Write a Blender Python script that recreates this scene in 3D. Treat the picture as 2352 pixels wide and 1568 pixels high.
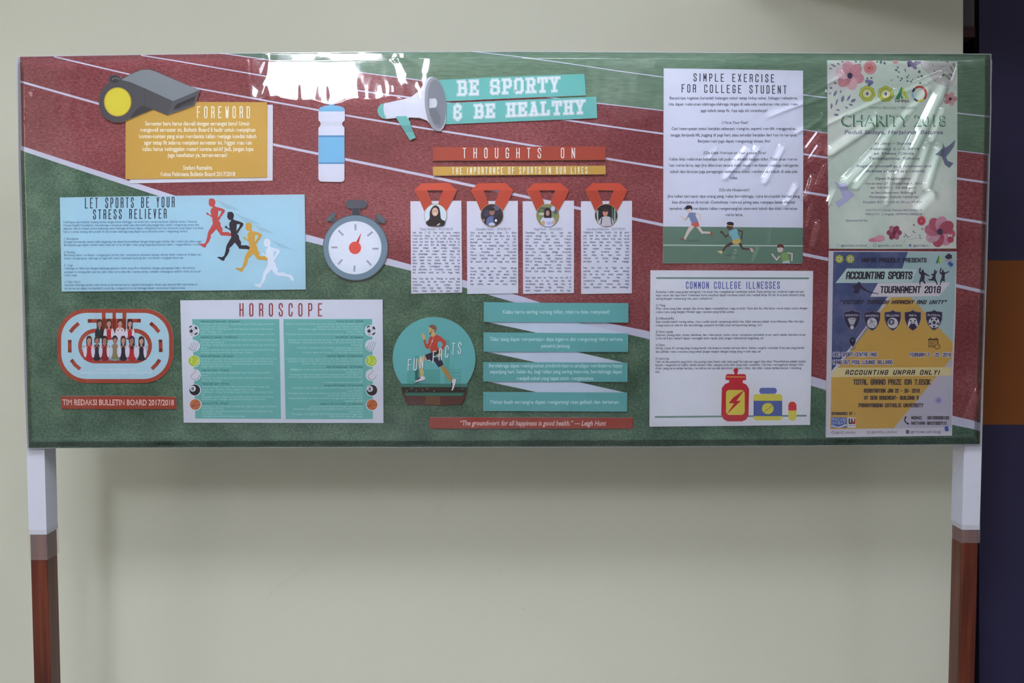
import bpy, math, random
import numpy as np
from mathutils import Vector, Matrix
random.seed(7); RNG = np.random.default_rng(11)
for o in list(bpy.data.objects): bpy.data.objects.remove(o)
SC = bpy.context.scene
COL = SC.collection
# ------------------------------------------------------------ camera, exposure, light
F = 2420.0; DIST = 2.6; CAMZ = 1.3; TILT = math.radians(3.4)
cam_d = bpy.data.cameras.new('camera'); cam = bpy.data.objects.new('camera', cam_d); COL.objects.link(cam)
cam_d.sensor_width = 36.0; cam_d.lens = 36.0*F/2352.0; cam_d.clip_start = 0.02; cam_d.clip_end = 50
cam.location = (0, -DIST, CAMZ); cam.rotation_euler = (math.radians(90), 0, 0)
SC.camera = cam
W = bpy.data.worlds.new('world'); SC.world = W; W.use_nodes = True
W.node_tree.nodes['Background'].inputs[0].default_value = (0.5, 0.55, 0.65, 1)
W.node_tree.nodes['Background'].inputs[1].default_value = 0.3
SC.view_settings.view_transform = 'Standard'; SC.view_settings.look = 'None'
SC.view_settings.gamma = 1.0; SC.view_settings.use_curve_mapping = False
SC.view_settings.exposure = 0.06
LIGHT_COL = (0.93, 0.96, 1.08)
LAMP_MAIN = 40      # emission strength of the ceiling lamp diffusers
FILL_FAR = 14
FILL_SIDE = 4
ZL = 2.84
ADDED_WINDOW_GLOW = 5.0
GLINT_LAMP = 16
FILL_BACK = 60
# ------------------------------------------------------------ materials
KEX = 0.76
def s2l(c):
    c = c/255.0
    return c/12.92 if c <= 0.04045 else ((c+0.055)/1.055)**2.4
_m = {}
def mat(rgb, rough=0.55, spec=0.25, noise=0.0, nscale=40.0, name=None, raw=False, bump=0.0, metallic=0.0):
    key = (tuple(rgb), rough, spec, noise, nscale, raw, bump, metallic)
    if key in _m: return _m[key]
    m = bpy.data.materials.new(name or 'print_%d_%d_%d' % tuple(int(v) for v in rgb)); m.use_nodes = True
    nt = m.node_tree; b = nt.nodes['Principled BSDF']
    k = 1.0 if raw else KEX
    c = [min(0.92, s2l(v)/k) for v in rgb]
    if not raw: c = [min(.92, c[0]*.985), c[1]*1.0, min(.92, c[2]*.99)]
    b.inputs['Roughness'].default_value = rough; b.inputs['Specular IOR Level'].default_value = spec
    b.inputs['Metallic'].default_value = metallic
    tc = nt.nodes.new('ShaderNodeTexCoord'); nz = nt.nodes.new('ShaderNodeTexNoise')
    nz.inputs['Scale'].default_value = nscale; nz.inputs['Detail'].default_value = 5
    nt.links.new(tc.outputs['Object'], nz.inputs['Vector'])
    mx = nt.nodes.new('ShaderNodeMix'); mx.data_type = 'RGBA'
    a = noise if noise else 0.03
    mx.inputs[6].default_value = (*[v*(1-a) for v in c], 1); mx.inputs[7].default_value = (*[min(.95, v*(1+a)) for v in c], 1)
    nt.links.new(nz.outputs['Fac'], mx.inputs[0]); nt.links.new(mx.outputs[2], b.inputs['Base Color'])
    if bump:
        bp = nt.nodes.new('ShaderNodeBump'); bp.inputs['Strength'].default_value = bump; bp.inputs['Distance'].default_value = 0.002
        nt.links.new(nz.outputs['Fac'], bp.inputs['Height']); nt.links.new(bp.outputs['Normal'], b.inputs['Normal'])
    _m[key] = m
    return m
def textured(name, lo, mid, hi, stretch=(1, 1, 1), s1=60, s2=9, rough=0.6, spec=0.2, k=None):
    """printed photo texture: fine grain over broad blotches"""
    m = bpy.data.materials.new(name); m.use_nodes = True; nt = m.node_tree; b = nt.nodes['Principled BSDF']
    k = k or KEX
    f = lambda c: (*[min(.92, s2l(v)/k*t) for v, t in zip(c, (.985, 1, .99))], 1)
    tc = nt.nodes.new('ShaderNodeTexCoord'); mp = nt.nodes.new('ShaderNodeMapping'); mp.inputs['Scale'].default_value = stretch
    nt.links.new(tc.outputs['Object'], mp.inputs['Vector'])
    n1 = nt.nodes.new('ShaderNodeTexNoise'); n1.inputs['Scale'].default_value = s1; n1.inputs['Detail'].default_value = 8; n1.inputs['Roughness'].default_value = 0.7
    n2 = nt.nodes.new('ShaderNodeTexNoise'); n2.inputs['Scale'].default_value = s2; n2.inputs['Detail'].default_value = 4
    nt.links.new(mp.outputs[0], n1.inputs['Vector']); nt.links.new(mp.outputs[0], n2.inputs['Vector'])
    ad = nt.nodes.new('ShaderNodeMath'); ad.operation = 'ADD'; nt.links.new(n1.outputs['Fac'], ad.inputs[0])
    ml = nt.nodes.new('ShaderNodeMath'); ml.operation = 'MULTIPLY'; ml.inputs[1].default_value = 0.55
    nt.links.new(n2.outputs['Fac'], ml.inputs[0]); nt.links.new(ml.outputs[0], ad.inputs[1])
    cr = nt.nodes.new('ShaderNodeValToRGB'); e = cr.color_ramp.elements
    e[0].position = 0.58; e[0].color = f(lo); e[1].position = 0.96; e[1].color = f(hi)
    x = e.new(0.77); x.color = f(mid)
    nt.links.new(ad.outputs[0], cr.inputs[0]); nt.links.new(cr.outputs[0], b.inputs['Base Color'])
    b.inputs['Roughness'].default_value = rough; b.inputs['Specular IOR Level'].default_value = spec
    return m
# ------------------------------------------------------------ board frame of reference
P0 = Vector((0, 0, CAMZ + (784-575)/F*DIST))
VU = Vector((1, 0, 0)); VV = Vector((0, -math.sin(TILT), math.cos(TILT))); VN = Vector((0, -math.cos(TILT), -math.sin(TILT)))
BM = Matrix(((VU.x, VV.x, VN.x, P0.x), (VU.y, VV.y, VN.y, P0.y), (VU.z, VV.z, VN.z, P0.z), (0, 0, 0, 1)))
def Pm(pts, n):
    """measured photograph coordinates -> metres on the board plane lifted by n"""
    a = np.asarray(pts, float).reshape(-1, 2)
    n = np.asarray(n, float)
    d = np.stack([(a[:, 0]-1176)/F, np.ones(len(a)), (784-a[:, 1])/F], 1)
    O = np.array([0, -DIST, CAMZ]); p0 = np.array(P0); N = np.array(VN)
    t = (n - (O-p0) @ N)/(d @ N)
    X = O + t[:, None]*d - p0
    return np.stack([X @ np.array(VU), X @ np.array(VV)], 1)
def wall_pt(px, py, y):
    s = (y+DIST)/F
    return ((px-1176)*s, CAMZ+(784-py)*s)
# ------------------------------------------------------------ generic mesh helpers
def mk(name, verts, faces, mats, parent=None, mi=None, smooth=False, loc=None, mtx=None):
    me = bpy.data.meshes.new(name); me.from_pydata([tuple(v) for v in verts], [], [tuple(f) for f in faces])
    for m in (mats if isinstance(mats, (list, tuple)) else [mats]): me.materials.append(m)
    if mi is not None: me.polygons.foreach_set('material_index', mi)
    if smooth: me.polygons.foreach_set('use_smooth', [True]*len(me.polygons))
    me.update()
    o = bpy.data.objects.new(name, me); COL.objects.link(o)
    if mtx is not None: o.matrix_world = mtx
    if loc is not None: o.location = loc
    if parent is not None: o.parent = parent
    return o
def tag(o, label=None, cat=None, group=None, kind=None):
    if label: o['label'] = label
    if cat: o['category'] = cat
    if group: o['group'] = group
    if kind: o['kind'] = kind
    return o
def boxvf(x0, x1, y0, y1, z0, z1, base=0):
    v = [(x0, y0, z0), (x1, y0, z0), (x1, y1, z0), (x0, y1, z0), (x0, y0, z1), (x1, y0, z1), (x1, y1, z1), (x0, y1, z1)]
    f = [(3, 2, 1, 0), (4, 5, 6, 7), (0, 1, 5, 4), (1, 2, 6, 5), (2, 3, 7, 6), (3, 0, 4, 7)]
    return v, [tuple(i+base for i in q) for q in f]
def boxes(name, bl, mats, parent=None, mi=None, **k):
    V, Fc = [], []; mm = []
    for i, b in enumerate(bl):
        v, f = boxvf(*b, base=len(V)); V += v; Fc += f; mm += [(mi[i] if mi else 0)]*6
    return mk(name, V, Fc, mats, parent, mi=mm, **k)
def bevel(o, w, seg=2):
    b = o.modifiers.new('bevel', 'BEVEL'); b.width = w; b.segments = seg; b.limit_method = 'ANGLE'
    return o
# ------------------------------------------------------------ glyphs (built-in font)
CH = ''.join(chr(c) for c in range(33, 127)) + '–—“”'
def make_glyphs(off):
    cs = []
    def cur(s):
        c = bpy.data.curves.new('g', 'FONT'); c.body = s; c.resolution_u = 2; c.offset = off
        o = bpy.data.objects.new('g', c); COL.objects.link(o); cs.append(o); return o
    base = cur('||'); gl = {c: cur(c) for c in CH}; wd = {c: cur('|'+c+'|') for c in CH + ' '}
    dg = bpy.context.evaluated_depsgraph_get(); dg.update()
    def geo(o):
        me = o.evaluated_get(dg).to_mesh(); n = len(me.vertices)
        if n == 0: return np.zeros((0, 2)), []
        co = np.empty(n*3); me.vertices.foreach_get('co', co); co = co.reshape(-1, 3)[:, :2].copy()
        fs = [tuple(p.vertices) for p in me.polygons]
        o.evaluated_get(dg).to_mesh_clear()
        return co, fs
    bw = np.ptp(geo(base)[0][:, 0])
    G = {}
    for c in CH + ' ':
        w = np.ptp(geo(wd[c])[0][:, 0]) - bw
        v, f = geo(gl[c]) if c != ' ' else (np.zeros((0, 2)), [])
        G[c] = (v, f, w)
    cap = G['H'][0][:, 1].max()
    for o in cs:
        d = o.data; bpy.data.objects.remove(o); bpy.data.curves.remove(d)
    return G, cap
GLY = {'reg': make_glyphs(0.0), 'bold': make_glyphs(0.018)}
for c_ in 'MWNmwVAKkvxX4': GLY['bold'][0][c_] = GLY['reg'][0][c_]
# ------------------------------------------------------------ stroke alphabets
def _arc(c, r, a0, a1, n=5):
    return [(c[0]+r*math.cos(math.radians(a0+(a1-a0)*i/n)), c[1]+r*math.sin(math.radians(a0+(a1-a0)*i/n))) for i in range(n+1)]
O_ = [(0, .12), (0, .88), (.25, 1), (.75, 1), (1, .88), (1, .12), (.75, 0), (.25, 0), (0, .12)]
TALL = {
 'A': [[(0, 0), (0, .85), (.3, 1), (.7, 1), (1, .85), (1, 0)], [(0, .42), (1, .42)]],
 'B': [[(0, 0), (0, 1), (.75, 1), (1, .88), (1, .62), (.75, .52), (0, .52)], [(.75, .52), (1, .4), (1, .12), (.75, 0), (0, 0)]],
 'C': [[(1, .72), (1, .88), (.75, 1), (.25, 1), (0, .88), (0, .12), (.25, 0), (.75, 0), (1, .12), (1, .28)]],
 'D': [[(0, 0), (0, 1), (.7, 1), (1, .86), (1, .14), (.7, 0), (0, 0)]],
 'E': [[(1, 1), (0, 1), (0, 0), (1, 0)], [(0, .52), (.8, .52)]],
 'F': [[(1, 1), (0, 1), (0, 0)], [(0, .52), (.8, .52)]],
 'G': [[(1, .75), (1, .88), (.75, 1), (.25, 1), (0, .88), (0, .12), (.25, 0), (.75, 0), (1, .12), (1, .48), (.5, .48)]],
 'H': [[(0, 0), (0, 1)], [(1, 0), (1, 1)], [(0, .5), (1, .5)]],
 'I': [[(.5, 0), (.5, 1)]],
 'J': [[(1, 1), (1, .12), (.75, 0), (.25, 0), (0, .12), (0, .3)]],
 'K': [[(0, 0), (0, 1)], [(1, 1), (.1, .48), (1, 0)]],
 'L': [[(0, 1), (0, 0), (1, 0)]],
 'M': [[(0, 0), (0, 1), (.5, .35), (1, 1), (1, 0)]],
 'N': [[(0, 0), (0, 1), (1, 0), (1, 1)]],
 'O': [O_],
 'P': [[(0, 0), (0, 1), (.75, 1), (1, .88), (1, .58), (.75, .46), (0, .46)]],
 'R': [[(0, 0), (0, 1), (.75, 1), (1, .88), (1, .6), (.75, .5), (0, .5)], [(.7, .5), (1, .38), (1, 0)]],
 'S': [[(1, .75), (1, .88), (.75, 1), (.25, 1), (0, .88), (0, .68), (1, .35), (1, .12), (.75, 0), (.25, 0), (0, .12), (0, .28)]],
 'T': [[(0, 1), (1, 1)], [(.5, 1), (.5, 0)]],
 'U': [[(0, 1), (0, .12), (.25, 0), (.75, 0), (1, .12), (1, 1)]],
 'V': [[(0, 1), (.5, 0), (1, 1)]],
 'W': [[(0, 1), (.2, 0), (.5, .65), (.8, 0), (1, 1)]],
 'X': [[(0, 1), (1, 0)], [(0, 0), (1, 1)]],
 'Y': [[(0, 1), (.5, .5), (1, 1)], [(.5, .5), (.5, 0)]],
 'Z': [[(0, 1), (1, 1), (0, 0), (1, 0)]],
 '0': [O_], '1': [[(.2, .85), (.55, 1), (.55, 0)]],
 '2': [[(0, .75), (0, .88), (.25, 1), (.75, 1), (1, .88), (1, .6), (0, .12), (0, 0), (1, 0)]],
 '3': [[(0, .88), (.25, 1), (.75, 1), (1, .88), (1, .6), (.75, .5), (.3, .5)], [(.75, .5), (1, .4), (1, .12), (.75, 0), (.25, 0), (0, .12)]],
 '5': [[(1, 1), (0, 1), (0, .55), (.75, .55), (1, .43), (1, .12), (.75, 0), (0, 0)]],
 '6': [[(1, .88), (.75, 1), (.25, 1), (0, .88), (0, .12), (.25, 0), (.75, 0), (1, .12), (1, .4), (.75, .52), (0, .52)]],
 '7': [[(0, 1), (1, 1), (.4, 0)]],
 '8': [O_, [(0, .52), (1, .52)]],
 '9': [[(1, .48), (.25, .48), (0, .6), (0, .88), (.25, 1), (.75, 1), (1, .88), (1, .12), (.75, 0), (.1, 0)]],
 '-': [[(.15, .48), (.85, .48)]], '/': [[(0, -.1), (1, 1.05)]], '!': [[(.5, 1), (.5, .32)], [(.5, .06), (.5, 0)]],
 '"': [[(.2, 1), (.1, .75)], [(.7, 1), (.6, .75)]], '.': [[(.4, 0), (.4, .04)]], ':': [[(.4, .1), (.4, .16)], [(.4, .6), (.4, .66)]]}
SLAB = {
 'B': [[(.15, 0), (.15, 1)], [(0, 0), (.6, 0), (.75, .12), (.75, .4), (.62, .5), (.15, .5)], [(0, 1), (.58, 1), (.7, .9), (.7, .6), (.62, .5)]],
 'E': [[(.15, 0), (.15, 1)], [(0, 0), (.75, 0), (.75, .22)], [(0, 1), (.75, 1), (.75, .78)], [(.15, .5), (.5, .5)], [(.5, .42), (.5, .6)]],
 'S': [[(.7, .72), (.7, .9), (.58, 1), (.16, 1), (.03, .88), (.03, .64), (.15, .54), (.6, .5), (.73, .38), (.73, .12), (.6, 0), (.15, 0), (.03, .1), (.03, .28)]],
 'P': [[(.15, 0), (.15, 1)], [(0, 1), (.6, 1), (.73, .88), (.73, .58), (.6, .46), (.15, .46)], [(0, 0), (.38, 0)]],
 'O': [[(.05, .15), (.05, .85), (.2, 1), (.58, 1), (.73, .85), (.73, .15), (.58, 0), (.2, 0), (.05, .15)]],
 'R': [[(.15, 0), (.15, 1)], [(0, 1), (.58, 1), (.72, .88), (.72, .6), (.58, .5), (.15, .5)], [(.5, .5), (.68, 0), (.84, 0)], [(0, 0), (.34, 0)]],
 'T': [[(.4, 0), (.4, 1)], [(0, .76), (0, 1), (.8, 1), (.8, .76)], [(.22, 0), (.58, 0)]],
 'Y': [[(.4, 0), (.4, .42), (.1, 1)], [(.4, .42), (.7, 1)], [(-.05, 1), (.26, 1)], [(.55, 1), (.86, 1)], [(.22, 0), (.58, 0)]],
 'H': [[(.15, 0), (.15, 1)], [(.68, 0), (.68, 1)], [(.15, .5), (.68, .5)], [(0, 0), (.3, 0)], [(0, 1), (.3, 1)], [(.53, 0), (.83, 0)], [(.53, 1), (.83, 1)]],
 'A': [[(.1, 0), (.4, 1), (.7, 0)], [(.22, .33), (.58, .33)], [(-.03, 0), (.25, 0)], [(.55, 0), (.83, 0)], [(.25, 1), (.4, 1)]],
 'L': [[(.15, 0), (.15, 1)], [(0, 1), (.32, 1)], [(0, 0), (.72, 0), (.72, .26)]],
 '&': [[(.6, .78), (.6, .92), (.48, 1), (.17, 1), (.05, .9), (.05, .62), (.17, .52), (.4, .52)], [(.17, .52), (.03, .42), (.03, .1), (.16, 0), (.5, 0), (.63, .12), (.63, .32)], [(.33, -.12), (.33, 0)], [(.33, 1), (.33, 1.12)]]}
# ------------------------------------------------------------ flat print primitives in photograph units
def Z(s, ox, oy):
    def f(*a):
        if len(a) == 2 and not hasattr(a[0], '__len__'): return (ox+a[0]/s, oy+a[1]/s)
        return [(ox+x/s, oy+y/s) for x, y in a[0]]
    f.s = s
    return f
def poly(pts, m, l=1): return (np.array(pts, float), [tuple(range(len(pts)))], m, l)
def ell(cx, cy, rx, ry, m, l=1, rot=0, n=28, a0=0, a1=360):
    a = np.radians(np.linspace(a0, a1, n, endpoint=(a1-a0 != 360))); r = math.radians(rot)
    x = rx*np.cos(a); y = ry*np.sin(a)
    return (np.stack([cx+x*math.cos(r)-y*math.sin(r), cy+x*math.sin(r)+y*math.cos(r)], 1), [tuple(range(n))], m, l)
def rect(x0, y0, x1, y1, m, l=1): return poly([(x0, y0), (x1, y0), (x1, y1), (x0, y1)], m, l)
def rrect_pts(x0, y0, x1, y1, r, n=8):
    p = []
    for cx, cy, a in ((x1-r, y0+r, -90), (x1-r, y1-r, 0), (x0+r, y1-r, 90), (x0+r, y0+r, 180)):
        for i in range(n+1):
            t = math.radians(a+90*i/n); p.append((cx+r*math.cos(t), cy+r*math.sin(t)))
    return p
def quadlev(l, k): return l if k < 2 else np.repeat(l+.07*(np.arange(k) % 7), 4)
def line(pts, w, m, l=1, cap=True):
    V, Fc = [], []
    for (x0, y0), (x1, y1) in zip(pts[:-1], pts[1:]):
        L = math.hypot(x1-x0, y1-y0) or 1e-6; ux, uy = (x1-x0)/L, (y1-y0)/L; e = w/2 if cap else 0
        a = (x0-ux*e, y0-uy*e); b = (x1+ux*e, y1+uy*e); nx, ny = -uy*w/2, ux*w/2; i = len(V)
        V += [(a[0]+nx, a[1]+ny), (b[0]+nx, b[1]+ny), (b[0]-nx, b[1]-ny), (a[0]-nx, a[1]-ny)]; Fc.append((i, i+1, i+2, i+3))
    return (np.array(V), Fc, m, quadlev(l, len(Fc)))
def ring(cx, cy, rx, ry, w, m, l=1, a0=0, a1=360, n=32, rot=0):
    r = math.radians(rot); pts = []
    for i in range(n+1):
        a = math.radians(a0+(a1-a0)*i/n); x, y = rx*math.cos(a), ry*math.sin(a)
        pts.append((cx+x*math.cos(r)-y*math.sin(r), cy+x*math.sin(r)+y*math.cos(r)))
    return line(pts, w, m, l, cap=False)
def spl(p, k=4, closed=True):
    p = [np.array(q, float) for q in p]; n = len(p); out = []
    for i in range(n if closed else n-1):
        a, b, c, d = (p[(i-1) % n], p[i], p[(i+1) % n], p[(i+2) % n]) if closed else (p[max(i-1, 0)], p[i], p[i+1], p[min(i+2, n-1)])
        for j in range(k):
            t = j/k; out.append(tuple(.5*((2*b)+(-a+c)*t+(2*a-5*b+4*c-d)*t*t+(-a+3*b-3*c+d)*t**3)))
    if not closed: out.append(tuple(p[-1]))
    return out
def text(s, x0, x1, y, h, m, l=2, style='bold', slant=0.0, y1=None, just=None, anchor='fit'):
    """line of type from x0 to x1 on baseline y with cap height h"""
    G, cap = GLY[style]; V, Fc = [], []; x = 0.0; n = 0
    sy = h/cap
    s = ''.join(c if c in G else '-' for c in s)
    W_ = sum(G[c][2] for c in s)
    sp = 0.0; sx = (x1-x0)/W_
    if just:
        sx = just*sy; k = s.count(' ')
        if k: sp = (x1-x0 - W_*sx)/k/sx
        if sp < -0.12: sp = 0; sx = (x1-x0)/W_
    for c in s:
        v, f, w = G[c]
        if len(v):
            q = v.copy(); q[:, 0] += x; V.append(q); Fc += [tuple(i+n for i in t) for t in f]; n += len(q)
        x += w + (sp if c == ' ' else 0)
    if not V: return (np.zeros((0, 2)), [], m, l)
    V = np.concatenate(V); X = x0+V[:, 0]*sx+slant*V[:, 1]*sy
    yb = y + ((y1-y)*(X-x0)/(x1-x0) if y1 is not None else 0)
    return (np.stack([X, yb-V[:, 1]*sy], 1), Fc, m, l)
def strokes(s, x0, x1, y, h, w, m, l=2, lw=0.45, gap=0.5, table=TALL, slant=0.0, y1=None, space=1.0):
    """stroke lettering; lw and gap are letter width and spacing as a share of height"""
    adv = []; x = 0.0
    for c in s:
        if c == ' ': x += lw*space; adv.append(None); x += gap; continue
        ww = lw*(0.25 if c in 'I!.:' else 1.0) if table is TALL else lw
        adv.append((x, ww)); x += ww+gap
    tot = x-gap; sc = (x1-x0)/tot; V, Fc = [], []
    dy = 0 if y1 is None else (y1-y)/(x1-x0)
    for c, a in zip(s, adv):
        if a is None: continue
        for pl in table.get(c, TALL['-']):
            pts = []
            for gx, gy in pl:
                if c in 'I!.:' and table is TALL: gx = .5
                X = x0+(a[0]+gx*a[1])*sc+slant*gy*h; pts.append((X, y+dy*(X-x0)-gy*h))
            v, f, _, _ = line(pts, w, m, l); i = len(V)
            V += v.tolist(); Fc += [tuple(q+i for q in t) for t in f]
    return (np.array(V), Fc, m, quadlev(l, len(Fc)))
LV = 0.00013
class Item:
    """a piece cut from foam board or paper lying on the board: body mesh + printed parts"""
    def __init__(s, name, label, cat, outline, n0, n1, face, edge=None, group=None, root=True, parent=None):
        s.n1 = n1; uv = Pm(outline, n1); c = uv.mean(0); s.c = c
        if parent is None:
            s.mtx = BM @ Matrix.Translation((c[0], c[1], n0))
        s.n0 = n0
        if parent is not None: s.c = c = parent.c; s.n0 = parent.n0
        v, f, mi = [], [], []
        k = len(uv)
        for q in uv: v.append((q[0]-c[0], q[1]-c[1], n0-s.n0))
        for q in uv: v.append((q[0]-c[0], q[1]-c[1], n1-s.n0))
        area = 0.5*sum(uv[i][0]*uv[(i+1) % k][1]-uv[(i+1) % k][0]*uv[i][1] for i in range(k))
        top = list(range(k, 2*k)); bot = list(range(k))[::-1]
        sides = [(i, (i+1) % k, k+(i+1) % k, k+i) for i in range(k)]
        if area < 0: top = top[::-1]; bot = bot[::-1]; sides = [t[::-1] for t in sides]
        f = [tuple(top), tuple(bot)]+sides; mi = [0, 1]+[1]*k
        edge = edge or mat((222, 218, 212))
        s.o = mk(name, v, f, [face, edge], mi=mi, mtx=(s.mtx if parent is None else None), parent=(parent.o if parent else None))
        if parent is None: tag(s.o, label, cat, group)
        elif label: tag(s.o, label)
    def part(s, name, prims, label=None, parent=None, n=None):
        if name in ('heading_text', 'subheading_text') and len(prims) > 1 and len({float(np.min(p[3])) for p in prims}) == 1:
            return [s.part(name, [p], label, parent, n) for p in prims][0]
        V, Fc, mats, mi = [], [], [], []
        base = s.n1 if n is None else n
        for v, f, m, l in prims:
            if len(v) == 0: continue
            nn = base+l*LV
            if m not in mats: mats.append(m)
            k = len(V); uv = Pm(v, nn)
            na = nn if hasattr(nn, '__len__') else [nn]*len(v)
            V += [(a-s.c[0], b-s.c[1], c_-s.n0) for (a, b), c_ in zip(uv.tolist(), na)]
            for t in f:
                a = [uv[i] for i in t]; ar = sum(a[i][0]*a[(i+1) % len(a)][1]-a[(i+1) % len(a)][0]*a[i][1] for i in range(len(a)))
                Fc.append(tuple(i+k for i in (t if ar > 0 else t[::-1]))); mi.append(mats.index(m))
        o = mk(name, V, Fc, mats, mi=mi, parent=parent or s.o)
        if label: o['label'] = label
        if name in ('body_text', 'location_text'): o['kind'] = 'stuff'
        return o
# ============================================================ the room
wallm = mat((167, 167, 153), rough=0.55, spec=0.3, noise=0.035, nscale=2.2, name='cream_wall_paint', bump=0.04)
# faint hairline cracks and marks are part of the paint
def struct(name, bl, m, **k): return tag(boxes(name, bl, m, **k), kind='structure')
YW = 0.50
XE = wall_pt(2212, 0, YW)[0]
ceil_m = mat((216, 220, 222), raw=False, name='ceiling_paint'); floor_m = mat((146, 146, 146), rough=0.35, noise=0.1, nscale=6, name='floor_tile')
struct('wall_back', [(-3.6, XE, YW, YW+0.12, 0, 2.95)], wallm)
struct('floor', [(-3.7, 4.2, -6.3, 2.3, -0.1, 0.0)], floor_m)
struct('ceiling', [(-3.7, 4.2, -6.3, 2.3, 2.95, 3.05)], ceil_m)
struct('wall_left', [(-3.7, -3.6, -6.2, YW+.12, 0, 2.95)], wallm)
struct('wall_right', [(4.1, 4.2, -6.2, 2.3, 0, 2.95)], wallm)
struct('wall_front', [(-3.7, 4.2, -6.3, -6.2, 0, 2.95)], mat((118, 92, 78), name='brown_wall_paint'))
# ceiling beam on the right, out of the frame, shades the upper right of the wall
struct('trim_1', [(0.66, 1.06, -6.2, YW, 2.36, 2.95)], ceil_m)
# opening past the end of the cream wall
YN = 0.64
x0 = wall_pt(2249, 0, YN)[0]
z1 = wall_pt(0, 598, YN)[1]; z0 = wall_pt(0, 975, YN)[1]
navy = mat((36, 33, 58), rough=0.5, noise=0.08, nscale=3, name='navy_paint'); orange = mat((104, 55, 16), rough=0.5, noise=0.06, nscale=3, name='ochre_paint')
o = boxes('wall_recess', [(x0, 4.1, YN, YN+.1, 0, z0), (x0, 4.1, YN, YN+.1, z1, 2.95), (x0, 4.1, YN, YN+.1, z0, z1)], [navy, orange], mi=[0, 0, 1])
tag(o, kind='structure')
blackm = mat((8, 8, 12), rough=.7, name='gap_shade_black')  # black sheet standing in for the shade in the gap
xa = wall_pt(2238, 0, 0.66)[0]; xb = wall_pt(2262, 0, 0.66)[0]
struct('gap_shade_1', [(xa, xb+.12, 0.66, 0.72, 0, 2.9)], blackm)
xg = XE+.001; xh = wall_pt(2238, 0, .53)[0]
za = wall_pt(0, 62, .53)[1]; zb = wall_pt(0, 86, .53)[1]
struct('trim_2', [(xg, xh, .53, .58, za, 2.9)], mat((62, 56, 58), name='grey_brown_panel'))
struct('trim_3', [(xg, xh, .525, .58, zb, za)], mat((40, 16, 14), name='red_brown_rail'))
struct('wall_passage', [(-.2, 4.1, 2.2, 2.3, 0, 2.95)], mat((20, 20, 28), name='dark_passage'))
struct('wall_passage_end', [(XE-.1, XE, YW+.13, 2.2, 0, 2.95)], mat((20, 20, 28), name='dark_passage'))
# added glowing window, unseen, put in the left wall for reflections in the film
wm = bpy.data.materials.new('added_window_glow'); wm.use_nodes = True; nt = wm.node_tree; nt.nodes.clear()
e_ = nt.nodes.new('ShaderNodeEmission'); e_.inputs[0].default_value = (1, .87, .78, 1); e_.inputs[1].default_value = ADDED_WINDOW_GLOW
oo = nt.nodes.new('ShaderNodeOutputMaterial'); nt.links.new(e_.outputs[0], oo.inputs[0])
wf = boxes('added_window_1', [(-3.6, -3.55, -4.6, -4.54, 1.3, 2.46), (-3.6, -3.55, -2.86, -2.8, 1.3, 2.46), (-3.6, -3.55, -4.54, -2.86, 1.3, 1.36), (-3.6, -3.55, -4.54, -2.86, 2.4, 2.46), (-3.6, -3.56, -3.73, -3.67, 1.36, 2.4)], mat((190, 190, 190), name='added_window_frame'))
tag(wf, kind='structure'); boxes('pane', [(-3.599, -3.58, -4.54, -2.86, 1.36, 2.4)], wm, wf)
# marks on the wall: hairline crack and scuffs
crackm = mat((165, 160, 138), name='hairline_crack')
def wall_mark(name, pts, w, lab):
    V, Fc = [], []
    for (a, b), (c, d) in zip(pts[:-1], pts[1:]):
        L = math.hypot(c-a, d-b); nx, ny = -(d-b)/L*w/2, (c-a)/L*w/2; i = len(V)
        for q in ((a+nx, b+ny), (c+nx, d+ny), (c-nx, d-ny), (a-nx, b-ny)):
            X, Zz = wall_pt(q[0], q[1], YW); V.append((X, YW-.0006, Zz))
        Fc.append((i, i+1, i+2, i+3))
    o = mk(name, V, Fc, crackm); tag(o, kind='structure'); o.parent = bpy.data.objects['wall_back']; return o
wall_mark('hairline_crack', [(1054, 1045), (1042, 1085), (1038, 1130), (1022, 1155), (1000, 1180), (985, 1200)], 1.4, '')
wall_mark('hairline_crack', [(728, 1295), (690, 1312), (640, 1345), (610, 1378)], 1.2, '')
wall_mark('scuff_mark', [(160, 108), (168, 116), (175, 124)], 1.6, '')
wall_mark('scuff_mark', [(1150, 1310), (1153, 1305)], 3, '')
wall_mark('scuff_mark', [(1197, 1395), (1206, 1400)], 4, '')
# ============================================================ ceiling lamps: the main one, then added lamps
def lamp(x, y, w, d, strength, label, z=ZL):
    root = bpy.data.objects.new('ceiling_light', None); COL.objects.link(root); root.location = (x, y, z)
    tag(root, label, 'ceiling light', 'fluorescent ceiling lights')
    fm = mat((220, 220, 220), rough=.4, name='lamp_housing')
    t = .02
    boxes('housing', [(-w/2-t, w/2+t, -d/2-t, d/2+t, .03, 2.95-z-.001), (-w/2-t, -w/2, -d/2-t, d/2+t, 0, .03), (w/2, w/2+t, -d/2-t, d/2+t, 0, .03),
                      (-w/2, w/2, -d/2-t, -d/2, 0, .03), (-w/2, w/2, d/2, d/2+t, 0, .03)], fm, root)
    em = bpy.data.materials.new('lamp_diffuser'); em.use_nodes = True; nt = em.node_tree; nt.nodes.clear()
    e = nt.nodes.new('ShaderNodeEmission'); e.inputs[0].default_value = (*LIGHT_COL, 1); e.inputs[1].default_value = strength
    o_ = nt.nodes.new('ShaderNodeOutputMaterial'); nt.links.new(e.outputs[0], o_.inputs[0])
    boxes('diffuser', [(-w/2, w/2, -d/2, d/2, -.12, .02)], em, root)
lamp(-0.87, -2.05, 0.36, 0.56, LAMP_MAIN, 'square ceiling light in front of the board, nearest the left end')
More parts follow.
